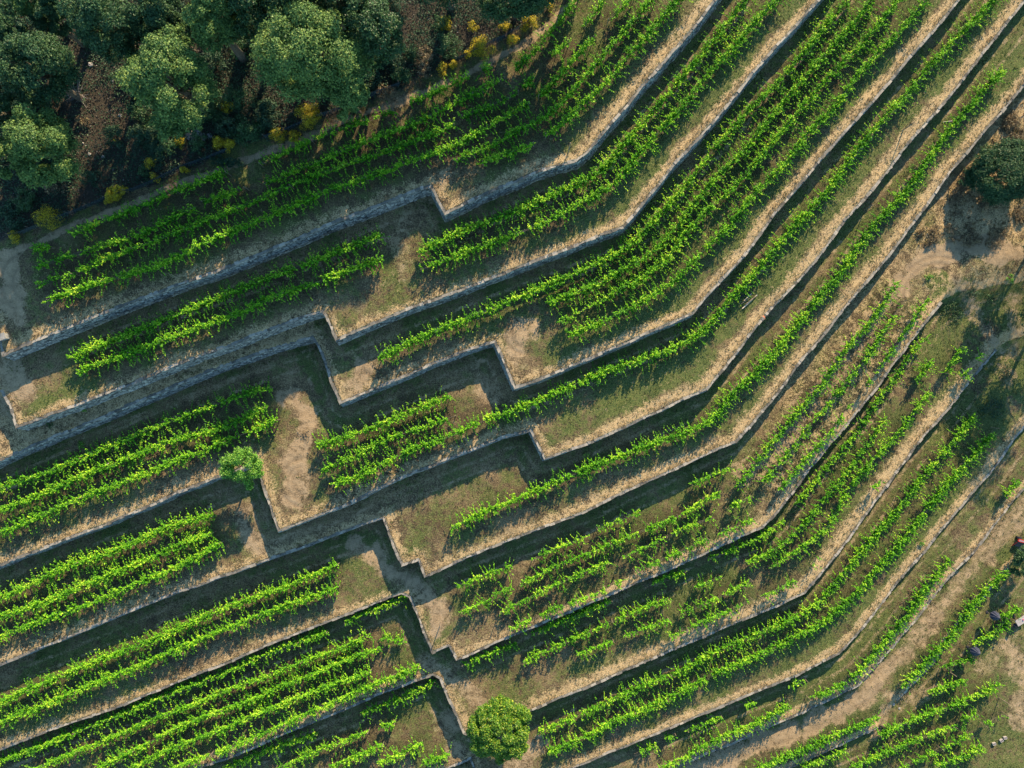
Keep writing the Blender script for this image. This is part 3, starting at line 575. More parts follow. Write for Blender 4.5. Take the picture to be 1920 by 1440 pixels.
# worked soil along the vine rows, darkened to paint in the vines' shade
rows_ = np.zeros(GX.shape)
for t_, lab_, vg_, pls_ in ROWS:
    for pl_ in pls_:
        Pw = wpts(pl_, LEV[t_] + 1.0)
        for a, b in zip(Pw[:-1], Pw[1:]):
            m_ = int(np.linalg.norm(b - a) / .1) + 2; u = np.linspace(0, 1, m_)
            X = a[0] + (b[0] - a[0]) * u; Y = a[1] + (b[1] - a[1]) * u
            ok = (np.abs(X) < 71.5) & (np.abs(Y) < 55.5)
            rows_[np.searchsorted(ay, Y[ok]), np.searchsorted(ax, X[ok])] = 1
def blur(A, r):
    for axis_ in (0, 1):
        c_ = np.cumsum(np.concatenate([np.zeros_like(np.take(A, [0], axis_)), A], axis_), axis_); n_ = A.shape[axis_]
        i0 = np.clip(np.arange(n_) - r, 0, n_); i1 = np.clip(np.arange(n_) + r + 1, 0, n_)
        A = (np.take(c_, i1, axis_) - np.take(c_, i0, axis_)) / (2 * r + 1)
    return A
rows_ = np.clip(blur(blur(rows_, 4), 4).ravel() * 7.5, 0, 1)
thin = thin * (1 - .6 * rows_); thin = np.maximum(thin, foot * .75)  # less straw by rows for shade; wall feet coloured paler to lift their shade
gz2 = gz - rut * 0.05
ny_, nx_ = GX.shape
idx = np.arange(nx_ * ny_).reshape(ny_, nx_)
quads = np.stack([idx[:-1, :-1], idx[:-1, 1:], idx[1:, 1:], idx[1:, :-1]], -1).reshape(-1, 4)
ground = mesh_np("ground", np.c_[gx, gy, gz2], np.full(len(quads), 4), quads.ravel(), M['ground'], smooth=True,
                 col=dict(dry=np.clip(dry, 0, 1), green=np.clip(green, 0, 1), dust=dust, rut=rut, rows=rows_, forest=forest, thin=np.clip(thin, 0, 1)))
tag(ground, kind="structure")

# fast sampling of the finished ground
fx0 = np.searchsorted(ax, -72 + 1e-6); fy0 = np.searchsorted(ay, -56 + 1e-6)
def gsample(A, x, y):
    A = A.reshape(ny_, nx_)
    ix = np.clip(np.searchsorted(ax, x) - 1, 0, nx_ - 2); iy = np.clip(np.searchsorted(ay, y) - 1, 0, ny_ - 2)
    tx = (x - ax[ix]) / (ax[ix + 1] - ax[ix]); ty = (y - ay[iy]) / (ay[iy + 1] - ay[iy])
    return (A[iy, ix] * (1 - tx) + A[iy, ix + 1] * tx) * (1 - ty) + (A[iy + 1, ix] * (1 - tx) + A[iy + 1, ix + 1] * tx) * ty
def gh(x, y): return gsample(gz2, np.atleast_1d(np.asarray(x, float)), np.atleast_1d(np.asarray(y, float)))
def ghs(x, y): return float(gh(x, y)[0])

# ------------------------------------------------------------------ dry stone walls
def offset_pts(P, d):
    """miter offsets to the right-hand (downhill) side of the polyline"""
    T_ = np.diff(P, axis=0); T_ /= np.linalg.norm(T_, axis=1)[:, None]
    Nn = np.c_[T_[:, 1], -T_[:, 0]]
    Mv = np.zeros_like(P); Mv[0] = Nn[0]; Mv[-1] = Nn[-1]
    for i in range(1, len(P) - 1):
        m_ = Nn[i - 1] + Nn[i]; m_ /= np.linalg.norm(m_)
        Mv[i] = m_ / max(0.35, m_ @ Nn[i])
    return Mv

def build_wall(i, P, lab, seed, group="dry stone terrace walls"):
    R = rng(seed)
    Mv = offset_pts(P, 1)
    seglen = np.linalg.norm(np.diff(P, axis=0), axis=1)
    root = empty("stone_wall", (P[0][0], P[0][1], ghs(*P[0])))
    TH, BAT = 0.32, 0.13
    sv = []; cv = []; core = MB()
    # profile at many stations for tops and feet
    def stat(k, u, off):
        a = P[k] + Mv[k] * off[..., None] if np.ndim(off) else P[k] + Mv[k] * off
        b_ = P[k + 1] + Mv[k + 1] * off[..., None] if np.ndim(off) else P[k + 1] + Mv[k + 1] * off
        return a + (b_ - a) * u[..., None]
    def box8(p):   # p: (n,8,3)
        return p.reshape(-1, 3)
    for k in range(len(P) - 1):
        L = seglen[k]
        if L < 0.15: continue
        nst = max(2, int(L / 0.8) + 1)
        us = np.linspace(0, 1, nst)
        top = gh(*stat(k, us, np.full(nst, -0.35)).T); bot = gh(*stat(k, us, np.full(nst, 1.05)).T)
        hgt = np.maximum(top - bot, 0.18)
        # core: solid backing behind the stones
        vi = []
        for j in range(nst):
            u_ = np.array([us[j]])
            pin = stat(k, u_, np.array([0.02]))[0]; po = stat(k, u_, np.array([TH - 0.07]))[0]; pb = stat(k, u_, np.array([TH - 0.09 + BAT * hgt[j]]))[0]
            vi += [[*pin, bot[j] - .3], [*pb, bot[j] - .3], [*po, top[j] - .03], [*pin, top[j] - .03]]
        F = []
        for j in range(nst - 1):
            o = j * 4
            for e in range(4):
                F.append([o + e, o + (e + 1) % 4, o + 4 + (e + 1) % 4, o + 4 + e])
        F.append([3, 2, 1, 0]); e = (nst - 1) * 4; F.append([e, e + 1, e + 2, e + 3])
        core.add(vi, F)
        # courses
        hmax = float(hgt.max()); nco = max(1, int(round(hmax / 0.22)))
        for c_ in range(nco):
            x_ = -R.uniform(0, .3); edges = [0.0]
            while edges[-1] < L: edges.append(edges[-1] + R.uniform(.20, .50))
            edges = np.array(edges); edges[-1] = L
            if len(edges) > 2 and edges[-1] - edges[-2] < .15: edges = np.delete(edges, -2)
            u0 = edges[:-1] / L; u1 = edges[1:] / L; um = (u0 + u1) / 2
            hb = np.interp(um, us, bot); ht = np.interp(um, us, top); hh_ = ht - hb
            f0 = c_ / nco; f1 = (c_ + 1) / nco
            nS = len(um); jit = lambda s_: R.uniform(-s_, s_, nS)
            g_ = 0.018 / L
            z0 = hb - 0.05 + hh_ * f0 + 0.012 + jit(.02); z1 = hb - 0.05 + hh_ * f1 - 0.012 + jit(.02)
            ob0 = TH + BAT * hh_ * (1 - f0) + jit(.035); ob1 = TH + BAT * hh_ * (1 - f1) + jit(.035)
            ins = R.uniform(.0, .03, nS)
            a0 = u0 + g_ + np.abs(jit(.02)) / L; a1 = u1 - g_ - np.abs(jit(.02)) / L
            pts = np.zeros((nS, 8, 3))
            for q, (u_, o_, z_) in enumerate([(a0, ob0, z0), (a1, ob0, z0), (a1, ob1 - ins, z1), (a0, ob1 - ins, z1),
                                              (a0, ob0 - .22, z0), (a1, ob0 - .22, z0), (a1, ob1 - .22, z1), (a0, ob1 - .22, z1)]):
                pts[:, q, :2] = stat(k, u_, o_); pts[:, q, 2] = z_
            sv.append(box8(pts))
        # coping
        edges = [0.0]
        while edges[-1] < L: edges.append(edges[-1] + R.uniform(.35, .8))
        edges = np.array(edges); edges[-1] = L
        if len(edges) > 2 and edges[-1] - edges[-2] < .2: edges = np.delete(edges, -2)
        u0 = edges[:-1] / L + .002 / L; u1 = edges[1:] / L - .004 / L; um = (u0 + u1) / 2
        ht = np.interp(um, us, top); nS = len(um)
        zt = ht + R.uniform(-.01, .05, nS); zb = ht - .10
        oi = R.uniform(-.06, .10, nS); oo = TH + R.uniform(-.07, .07, nS)
        pts = np.zeros((nS, 8, 3))
        for q, (u_, o_, z_) in enumerate([(u0, oo, zb), (u1, oo, zb), (u1, oo - .02, zt), (u0, oo - .02, zt + R.uniform(-.02, .02, nS)),
                                          (u0, oi, zb), (u1, oi, zb), (u1, oi, zt), (u0, oi, zt)]):
            pts[:, q, :2] = stat(k, u_, o_); pts[:, q, 2] = z_
        cv.append(box8(pts))
    Fq = np.array([[0,1,2,3],[1,5,6,2],[4,0,3,7],[3,2,6,7],[0,4,5,1],[5,4,7,6]])
    def boxes(name, V, mat):
        V = np.concatenate(V) - np.array(root.location); nb = len(V) // 8
        q = (Fq[None] + (np.arange(nb) * 8)[:, None, None]).reshape(-1)
        return mesh_np(name, V, np.full(nb * 6, 4), q, mat, root)
    boxes("stone_courses", sv, M['stone'])
    boxes("coping", cv, M['cope'])
    core.build("rubble_core", M['core'], root)
    tag(root, lab, "stone wall", group)
    return root

WALL_LINES = []
for i, W in enumerate(WALLS):
    Pw = wpts(W['pts'], LEV[i])
    # slight wander so that no course is ruler-straight
    Q = [Pw[0]]
    for a, b in zip(Pw[:-1], Pw[1:]):
        L = np.linalg.norm(b - a); nn = int(L / 2.0)
        for j in range(1, nn):
            p_ = a + (b - a) * j / nn
            nrm = np.array([b[1] - a[1], a[0] - b[0]]) / L
            Q.append(p_ + nrm * (noise2(p_[0] * .4, p_[1] * .4, 90 + i) - .5) * .30)
        Q.append(b)
    WALL_LINES.append(np.array(Q))
    build_wall(i, np.array(Q), W['lab'], 100 + i)
build_wall(10, wpts(WALL_EXTRA['pts'], LEV[9]), WALL_EXTRA['lab'], 120)
# ------------------------------------------------------------------ leaves
def leaves(Cn, Nr, S, R, along=None, fold=0.22, slim=0.80):
    """one folded leaf-sized quad per centre"""
    n_ = len(Cn)
    Nr = Nr / (np.linalg.norm(Nr, axis=1)[:, None] + 1e-9)
    a = R.normal(size=(n_, 3)) if along is None else along + R.normal(size=(n_, 3)) * .4
    t = a - (a * Nr).sum(1)[:, None] * Nr; t /= np.linalg.norm(t, axis=1)[:, None] + 1e-9
    b = np.cross(Nr, t)
    s = S[:, None]
    V = np.empty((n_, 4, 3))
    V[:, 0] = Cn - t * s * .5
    V[:, 1] = Cn + b * s * .5 * slim + Nr * s * fold
    V[:, 2] = Cn + t * s * .55
    V[:, 3] = Cn - b * s * .5 * slim + Nr * s * fold
    return V.reshape(-1, 3)

def leaf_obj(name, V, mat, parent=None):
    nq = len(V) // 4
    if parent is not None: V = V - np.array(parent.location)
    return mesh_np(name, V, np.full(nq, 4), np.arange(nq * 4), mat, parent)

# ------------------------------------------------------------------ vine rows
def resample(P, st):
    for _ in range(2):                                       # soften the traced corners
        Q = [P[0]]
        for a, b in zip(P[:-1], P[1:]): Q += [a * .75 + b * .25, a * .25 + b * .75]
        P = np.array(Q + [P[-1]])
    d = np.r_[0, np.cumsum(np.linalg.norm(np.diff(P, axis=0), axis=1))]
    s = np.arange(0, d[-1], st)
    return np.c_[np.interp(s, d, P[:, 0]), np.interp(s, d, P[:, 1])], s

POST_ME = None
def post_mesh():
    mb = MB(); mb.tube([(0, 0, -.3), (0.01, 0, .6), (0, 0, 1.7)], [.045, .042, .038], 7)
    mb.lathe((0, 0, 1.7), [(.038, 0), (.02, .02)], 7)
    return mb

def vine_row(t, label, vig, polys, dens=1.0, hs=1.0, seed=0, wid=1.0):
    global POST_ME
    R = rng(seed + 500)
    lines = []
    for pl in polys:
        P, s = resample(wpts(pl, LEV[t] + 1.3), 0.25)
        if len(P) > 4: lines.append((P, s))
    p0 = lines[0][0][0]
    root = empty("vine_row", (p0[0], p0[1], ghs(*p0)))
    tag(root, label, "vine row", "vine rows on the terraces")
    posts = []
    for P, s in lines:
        LV = []; wood = MB()
        L = s[-1]
        Z = gh(P[:, 0], P[:, 1]); Z = np.convolve(np.r_[np.full(4, Z[0]), Z, np.full(4, Z[-1])], np.ones(9) / 9, 'valid')
        tan = np.gradient(P, axis=0); tan /= np.linalg.norm(tan, axis=1)[:, None]; nor = np.c_[-tan[:, 1], tan[:, 0]]
        nv = max(2, int(L / 0.95)); sv = (np.arange(nv) + .5) * L / nv + R.uniform(-.12, .12, nv)
        nz = fbm(sv / 4.0, np.full(nv, seed * 1.7), 5, 3); nz2 = R.uniform(0, 1, nv)
        v = vig ** 1.15 * 1.06 * (0.6 + .85 * nz) * (0.72 + .56 * nz2)
        v = np.where(R.uniform(size=nv) < np.clip((0.74 - vig) * .7, 0.02, .4), v * .12, v)
        v = np.clip(v, 0, 1.5)
        f = lambda A, q: np.stack([np.interp(q, s, A[:, j]) for j in range(A.shape[1])], -1)
        # woody trunks and cordon
        for q, vv in zip(sv, v):
            c = f(P, np.array([q]))[0]; z = np.interp(q, s, Z)
            wood.tube([(c[0] + R.uniform(-.05, .05), c[1] + R.uniform(-.05, .05), z - .05), (c[0] + R.uniform(-.04, .04), c[1] + R.uniform(-.04, .04), z + .4), (c[0], c[1], z + .78 * hs)], [.035, .028, .022], 5)
        si = np.arange(0, L, 1.0)
        if len(si) < 2: si = np.array([0, L * .5, L])
        if True:
            cc = f(P, si); zz = np.interp(si, s, Z)
            wood.tube(np.c_[cc + R.uniform(-.02, .02, cc.shape), zz + .80 * hs + R.uniform(-.03, .03, len(si))], .018, 5)
        for hz in (.8, 1.15, 1.45):
            ss_ = np.append(np.arange(0, L, 3.0), L); cc = f(P, ss_)
            wires = MB(); wires.tube(np.c_[cc, np.interp(ss_, s, Z) + hz * hs + .02], .005, 4); wires.build('trellis_wire', M['wire'], root)
        for q in np.append(np.arange(0, L - 3, 6.0), L): posts.append((*f(P, np.array([q]))[0], float(np.interp(q, s, Z))))
        # shoots with leaves: a hedge-like core and long loose canes
        ns = R.poisson(np.clip(v * 24.0 * dens, 0, 50))
        vid = np.repeat(np.arange(nv), ns); m_ = len(vid)
        wood.build('vine_stems', M['bark'], root);
        if m_ == 0: continue
        q = np.clip(sv[vid] + R.uniform(-.55, .55, m_), 0, L)
        base = f(P, q); z = np.interp(q, s, Z); nn = f(nor, q); tt = f(tan, q)
        side = R.choice([-1, 1], m_)
        kind = R.uniform(size=m_)
        longc = kind > 0.77
        lat = np.where(longc, R.uniform(.7, 1.85, m_), np.abs(R.normal(0, .33, m_)) + .02) * wid
        up = np.where(longc, R.uniform(.25, 1.05, m_), R.uniform(.5, 1.35, m_)) * hs
        alo = R.normal(0, .28, m_) + np.where(longc, R.normal(0, .4, m_), 0)
        nl = np.where(longc, 20, 15) + R.integers(-3, 4, m_)
        sid = np.repeat(np.arange(m_), nl); n_ = len(sid)
        u = R.uniform(0.0, 1.0, n_) ** .85
        lx = side[sid] * lat[sid] * u ** 1.2 + R.normal(0, 1, n_) * np.where(longc[sid], .022, .05)
        al = alo[sid] * u + R.normal(0, 1, n_) * np.where(longc[sid], .022, .06)
        zz = z[sid] + .72 * hs + up[sid] * (1.35 * u - np.where(longc[sid], .75, .4) * u * u) + R.normal(0, .06, n_)
        xy = base[sid] + nn[sid] * lx[:, None] + tt[sid] * al[:, None]
        Cn = np.c_[xy, zz]
        nr = np.c_[nn[sid] * (side[sid] * .35)[:, None] + R.normal(0, .5, (n_, 2)) + np.array([.12, .38]), np.abs(R.normal(.72, .4, n_)) + .05]   # leaves turn towards the light
        S = R.uniform(.14, .25, n_) * np.where(longc[sid], 1 - .45 * u, 1 - .2 * u)
        leaf_obj('foliage', leaves(Cn, nr, S, R), M['vine'], root)
    for (x, y, z) in posts[:60]:
        if POST_ME is None:
            o = post_mesh().build("trellis_post", M['wood']); POST_ME = o.data; o.parent = root
        else:
            o = bpy.data.objects.new("trellis_post", POST_ME); C.objects.link(o); o.parent = root
        o.location = (x - root.location.x, y - root.location.y, z - root.location.z)
    return root

for k, r in enumerate(ROWS):
    t, lab, vg, pl = r
    vine_row(t, lab, vg, pl, seed=k * 3 + 1, wid={10: .8, 0: .8, 5: .85, 6: .82}.get(t, .95), hs=.9 if t == 10 else 1.0)
# ------------------------------------------------------------------ trees, bushes
def unit(R, n_):
    v = R.normal(size=(n_, 3)); return v / np.linalg.norm(v, axis=1)[:, None]

def crown_leaves(c, rx, ry, rz, seed, nclump=60, per=240, ls=.2, clump=.27, flat=.75, low=-.45, lobes=(), rag=.95):
    """leaf clumps spread through an uneven dome; each clump is a shell of leaf-sized faces"""
    R = rng(seed)
    d = unit(R, nclump * 3); d = d[d[:, 2] > low][:nclump]
    az = np.arctan2(d[:, 1], d[:, 0])
    rad_ = 0.9 - 0.5 * rag + rag * fbm(d[:, 0] * 1.7 + seed, d[:, 1] * 1.7 + d[:, 2], seed, 3)
    rad_ *= 0.55 + .45 * R.uniform(size=len(d)) ** .4
    cen = d * rad_[:, None] * np.array([rx, ry, rz])
    cr = clump * (rx + ry) / 2 * R.uniform(.6, 1.25, len(cen))
    for (ox, oy, oz, s) in lobes:
        k = max(5, int(nclump * s * .8)); dd = unit(R, k); dd[:, 2] = np.abs(dd[:, 2]) * .9 - .2
        cen = np.r_[cen, np.array([ox * rx, oy * ry, oz * rz]) + dd * np.array([rx, ry, rz]) * s * R.uniform(.3, 1, k)[:, None]]
        cr = np.r_[cr, clump * (rx + ry) / 2 * s * R.uniform(.7, 1.3, k)]
    V = []
    cid = np.repeat(np.arange(len(cen)), np.maximum(30, (per * (cr / cr.mean()) ** 2).astype(int)))
    n_ = len(cid)
    u = unit(R, n_); u[:, 2] = np.where(u[:, 2] < -.35, -u[:, 2], u[:, 2])
    rr = R.uniform(.45, 1.08, n_)
    P = cen[cid] + u * (cr[cid] * rr)[:, None] * np.array([1, 1, flat])
    nr = u * .8 + R.normal(0, .5, (n_, 3)) + np.array([0, 0, .35])
    A = leaves(np.array(c) + P, nr, R.uniform(.65, 1.25, n_) * ls, R)
    # leafy twig ends that break the outline
    nt_ = len(cen) * 7; ci = R.integers(0, len(cen), nt_); d = unit(R, nt_); d[:, 2] = np.abs(d[:, 2]) * .8 - .1
    tl = R.uniform(.35, 1.0, nt_) * np.clip(cr.mean() * .75, .25, .9)
    ti = np.repeat(np.arange(nt_), 8); v = R.uniform(0, 1, len(ti))
    Pt = cen[ci[ti]] + d[ti] * (cr[ci[ti]] * .9 + tl[ti] * v)[:, None] * np.array([1, 1, flat]) + R.normal(0, ls * .28, (len(ti), 3))
    B = leaves(np.array(c) + Pt, d[ti] * .5 + R.normal(0, .5, (len(ti), 3)) + np.array([0, .2, .5]), R.uniform(.6, 1.1, len(ti)) * ls * (1 - .35 * v), R)
    return np.concatenate([A, B])

def tree(px, py, rpx, hgt, label, mat='oak', seed=0, name="oak_tree", cat="tree", lev=0, ey=1.0, nclump=60, per=240, ls=.2, clump=.27, lobes=(), group=None, low=-.45, rzf=.42, flat=.75, rag=.95):
    zc = LEV[lev] + (1 if lev == 0 else 0) + hgt * .6
    x, y = w2(px, py, zc); g = ghs(x, y)
    zc = g + hgt * .6; x, y = w2(px, py, zc); g = ghs(x, y)
    r = rpx / PPM * (CAMZ - zc) / CAMZ
    R = rng(seed + 9)
    root = empty(name, (x, y, g))
    tag(root, label, cat, group)
    V = crown_leaves((x, y, g + hgt * .58), r, r * ey, hgt * rzf, seed, nclump, per, ls, clump, low=low, lobes=lobes, flat=flat, rag=rag)
    leaf_obj("crown", V, M[mat], root)
    tb = MB(); tr = max(.08, hgt * .028)
    tb.tube([(x, y, g - .2), (x + R.uniform(-.1, .1), y, g + hgt * .2), (x + R.uniform(-.2, .2), y + R.uniform(-.2, .2), g + hgt * .45), (x, y, g + hgt * .78)], [tr * 1.3, tr, tr * .7, tr * .2], 9)
    for k in range(7):
        a = k * 2.4 + R.uniform(0, .6); h0 = hgt * R.uniform(.22, .5); e = r * R.uniform(.5, .85)
        tb.tube([(x, y, g + h0), (x + math.cos(a) * e * .5, y + math.sin(a) * e * .5 * ey, g + h0 + hgt * .13), (x + math.cos(a) * e, y + math.sin(a) * e * ey, g + h0 + hgt * .22)], [tr * .55, tr * .35, tr * .1], 6)
    tb.build("trunk", M['bark'], root)
    return root

G1 = "oak trees of the wood in the top left corner"
FOR = [
 # px, py, r, h, label, mat, extra
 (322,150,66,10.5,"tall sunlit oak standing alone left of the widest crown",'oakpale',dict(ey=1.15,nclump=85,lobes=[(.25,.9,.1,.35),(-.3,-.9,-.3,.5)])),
 (580,105,92,10.5,"widest pale oak crown at the edge of the wood, beside the path",'oakpale',dict(ey=.85,nclump=110,lobes=[(.75,-.55,-.1,.42),(.9,.1,0,.35)])),
 (75,275,60,7.6,"pale-topped oak nearest the lower left end of the wood",'oakpale',dict(nclump=80,lobes=[(-.6,.3,.1,.4)])),
 (2,292,34,9,"oak cut by the left frame edge beside the pale-topped one",'oakpale',dict(nclump=45)),
 (72,132,62,9,"mid-green oak above the pale-topped oak at the left",'oak',dict(ey=.95,nclump=80,lobes=[(.55,.45,.1,.42)])),
 (207,52,58,9.5,"olive-green oak at the top, left of the sunlit lone oak",'oak',dict(ey=1.05,nclump=80)),
 (300,35,46,9,"bluish-green oak at the top, directly above the sunlit lone oak",'oak',dict(ey=.9,nclump=60)),
 (400,42,40,9.5,"narrow oak with knobbly bright clumps at the top edge",'oakpale',dict(ey=1.15,nclump=60,clump=.33)),
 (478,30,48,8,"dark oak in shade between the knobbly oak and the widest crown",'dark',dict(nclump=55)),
 (555,18,52,9.5,"oak with a lit top at the top edge, behind the widest crown",'oak',dict(ey=.75,nclump=60)),
 (103,42,27,6,"small mid-green oak in a dark gap near the top left",'oak',dict(nclump=34,clump=.32)),
 (12,62,30,8,"oak at the left frame edge, upper part",'oak',dict(nclump=40)),
 (62,12,24,7,"little pale oak at the top edge near the left corner",'oakpale',dict(nclump=30,clump=.34)),
 (122,2,30,7,"green oak cropped by the top edge above the small one",'oak',dict(nclump=34)),
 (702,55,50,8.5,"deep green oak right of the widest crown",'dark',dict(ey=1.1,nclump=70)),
 (680,20,36,9,"oak with bright tips at the top edge, right of the widest crown",'oak',dict(nclump=45)),
 (655,178,30,6.5,"low sunlit oak in front of the widest crown, close to the fence",'oakpale',dict(ey=1.2,nclump=45)),
 (620,-8,48,9,"oak along the top edge right of the lit-top oak",'oak',dict(nclump=50)),
 (965,-6,62,5.5,"dense blue-green thicket tree at the top edge near the path",'dark',dict(ey=.7,nclump=75,per=200)),
 (835,-60,70,9.5,"oak just beyond the top edge above the clearing",'oak',dict(nclump=70)),
 (1080,-95,70,9.5,"oak beyond the top edge above the path",'oak',dict(nclump=70)),
 (440,-40,60,9.5,"oak mostly beyond the top edge above the knobbly oak",'oak',dict(nclump=60)),
 (0,200,30,8,"dark oak at the left frame edge, middle of the wood",'dark',dict(nclump=40)),
]
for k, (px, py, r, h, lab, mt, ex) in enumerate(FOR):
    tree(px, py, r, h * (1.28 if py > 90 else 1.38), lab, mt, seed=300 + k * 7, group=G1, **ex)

tree(935,1368,58,5.4,"big round leafy fruit tree growing from the stepped wall at the bottom",'bright',seed=810,name="fruit_tree",lev=7,nclump=210,per=100,ls=.20,clump=.16,low=-.3,rzf=.38,flat=.9,rag=.6,lobes=[(.85,.45,-.1,.22),(-.75,.1,-.2,.28),(.1,-.95,-.3,.3),(.8,-.6,-.2,.22),(-.6,-.75,-.2,.2)])
tree(452,873,37,3.6,"small light green tree with drooping branches at the wall corner",'young',seed=823,rag=.7,name="young_tree",lev=4,nclump=40,per=110,ls=.17,clump=.26,low=-.6,lobes=[(-.9,.2,-.1,.2),(.3,-1.0,-.2,.25)])
tree(1882,325,64,3.9,"round dark green tree among dry grass at the right edge",'oak',seed=838,name="round_tree",lev=5,nclump=150,per=170,ls=.18,clump=.18,low=-.2,rag=.5,rzf=.5,lobes=[(-.85,-.1,-.4,.3)])
tree(1918,1052,24,2.8,"dark bush tree at the right edge below the tipped red trailer",'dark',seed=850,name="small_tree",lev=10,nclump=40,per=130,ls=.15,clump=.26)
tree(1975,455,55,6.5,"tree just outside the right edge shading the track",'oak',seed=861,name="round_tree",lev=5,nclump=60)

tree(2005,590,70,7.5,"second tree outside the right edge shading the scrub",'oak',seed=867,name="round_tree",lev=7,nclump=60)

def bush(px, py, rx, ry, h, label, mat, seed, name="bush", cat="bush", lev=0, n_=900, ls=.13, rot=0.0, flowers=None, group=None):
    z = LEV[lev] + (.5 if lev == 0 else 0) + h * .6
    x, y = w2(px, py, z); g = ghs(x, y)
    R = rng(seed); k = (CAMZ - g) / CAMZ / PPM; rx *= k; ry *= k
    root = empty(name, (x, y, g)); tag(root, label, cat, group)
    nc = 14 + int(rx * 10); u = unit(R, nc); u[:, 2] = np.abs(u[:, 2])
    cen = u * R.uniform(.35, .95, nc)[:, None] * np.array([rx, ry, h * .75]); cen[:, 2] += h * .18
    cs, sn = math.cos(rot), math.sin(rot)
    cen[:, :2] = cen[:, :2] @ np.array([[cs, sn], [-sn, cs]])
    def sh(m_, frac, lo, size):
        cid = R.integers(0, nc, m_); d = unit(R, m_); d[:, 2] = np.where(d[:, 2] < lo, -d[:, 2], d[:, 2])
        P = cen[cid] + d * (min(rx, ry) * .32 * R.uniform(*frac, m_))[:, None]
        P[:, 2] = np.maximum(P[:, 2], .03)
        return leaves(np.array([x, y, g]) + P, d + R.normal(0, .5, (m_, 3)) + [0, 0, .3], R.uniform(.7, 1.3, m_) * size, R)
    leaf_obj("foliage", sh(n_, (.3, 1.05), -.3, ls), M[mat], root)
    if flowers: leaf_obj("flowers", sh(flowers, (.9, 1.2), -.1, .085), M['broom'], root)
    sb = MB()
    for q in range(7):
        a = q * .9 + R.uniform(0, .5)
        sb.tube([(x, y, g - .1), (x + math.cos(a) * rx * .3, y + math.sin(a) * ry * .3, g + h * .4), (x + math.cos(a) * rx * .6, y + math.sin(a) * ry * .6, g + h * .75)], [.03, .022, .008], 5)
    sb.build("stems", M['bark'], root)
    return root

GB = "yellow flowering broom bushes along the wood edge"
BRO = [(421,195,14,12,"round yellow broom bush right of the sunlit lone oak",500),(404,264,12,15,"left half of a pair of yellow broom bushes above the fence",620),(425,266,12,15,"right half of a pair of yellow broom bushes above the fence",620),
 (573,212,26,24,"largest yellow broom bush, under the widest oak crown",1500),(517,248,15,15,"pale yellow broom bush by the fence, left of a narrow one",650),(547,250,11,17,"narrow yellow broom bush under the largest one",600),
 (331,262,10,11,"small yellow broom bush beside the stony heap",330),(275,300,12,12,"thin yellow broom bush in the middle of the slope",330),(338,315,10,8,"small bright yellow broom bush touching the fence",420),
 (284,328,9,9,"sparse yellow broom tuft below the thin one",200),(206,360,30,14,"long slanting bright yellow broom bush against the fence",1500),(80,405,27,24,"ochre broom bush with faded flowers near the path's left end",900),
 (17,441,11,13,"small yellow broom bush at the left edge by the path",380),(904,84,22,22,"big yellow broom bush next to the path in the upper middle",1300),(877,96,9,9,"small yellow broom tuft left of the big one by the path",260),
 (848,114,10,9,"yellow broom tuft over the blue fence panel",300),(828,124,10,14,"faded broom bush below the fence tuft",260),(962,68,12,10,"low yellow broom bush beside the path, upper middle",380),
 (948,42,11,12,"faded yellow broom bush behind the low one",300),(993,36,17,14,"pair-topped yellow broom bush under the blue-green thicket",620),(1028,4,13,9,"faded broom bush at the top edge above the path",300),
 (835,40,16,14,"half-dry broom bush on the brown slope near the top",260),(886,45,13,10,"half-dry broom bush left of the faded one",220),(215,262,4,4,"tiny yellow broom sprig on the brown clearing",60)]
for k, (px, py, rx, ry, lab, fl) in enumerate(BRO):
    bush(px, py, rx, ry, 1.5, lab, 'broomstem', 900 + k, "broom_bush", "broom bush", n_=int(fl * .7), ls=.10, flowers=int(fl * 2.2), group=GB, rot=(.42 if rx > 29 else 0))

GS_ = "green shrubs under the wood edge"
BUS = [(207,250,20,24,1.8,"dark green shrub on the right rim of the brown clearing",'under',1400),(265,252,42,26,1.6,"broad low green shrub under the sunlit lone oak",'under',3000),(35,375,28,20,2.0,"green shrub at the left below the pale-topped oak",'dark',1700),
 (462,238,38,30,1.8,"leafy bramble patch between the yellow brooms and the fence",'dark',3200),(380,208,26,22,1.6,"green shrub tucked under the right side of the sunlit lone oak",'dark',1500),(500,205,32,20,1.5,"dark shrub left of the largest yellow broom",'under',1700),
 (838,78,28,26,2.2,"bright green shrub with fine stems in the upper middle",'dark',2000),(795,108,18,30,1.8,"silvery half-dry shrub beside the bright green one",'dryleaf',1300),(752,130,24,20,1.6,"mid-green shrub over the fence, upper middle",'dark',1400),
 (735,95,22,18,1.6,"shaded shrub right of the widest oak crown",'under',1200),(768,92,16,16,1.5,"yellow-green shrub beside the silvery one",'oak',900),(700,110,24,20,1.6,"shaded shrub between the deep green oak and the fence",'under',1200),
 (20,415,22,16,1.4,"dark shrub at the left frame edge above the path",'under',900),(330,215,26,20,1.4,"shaded shrub at the foot of the sunlit lone oak",'under',1200),(150,225,14,12,.8,"low brown shrub in the middle of the clearing",'dryleaf',420),
 (295,268,36,18,1.0,"low dark shrub mat above the thin broom",'under',1500),(420,300,40,14,.9,"grass-green shrub mat along the fence",'under',1400),(90,345,34,18,1.2,"grey-brown scrub below the pale-topped oak",'dryleaf',700),
 (165,330,26,16,1.3,"dark scrub at the lower end of the clearing",'under',900),(720,165,22,14,1.2,"brown dry shrub on the fence line",'dryleaf',600)]
for k, (px, py, rx, ry, h, lab, mt, nn) in enumerate(BUS):
    bush(px, py, rx, ry, h, lab, mt, 1000 + k, "shrub", "shrub", n_=nn, ls=.14, group=GS_)
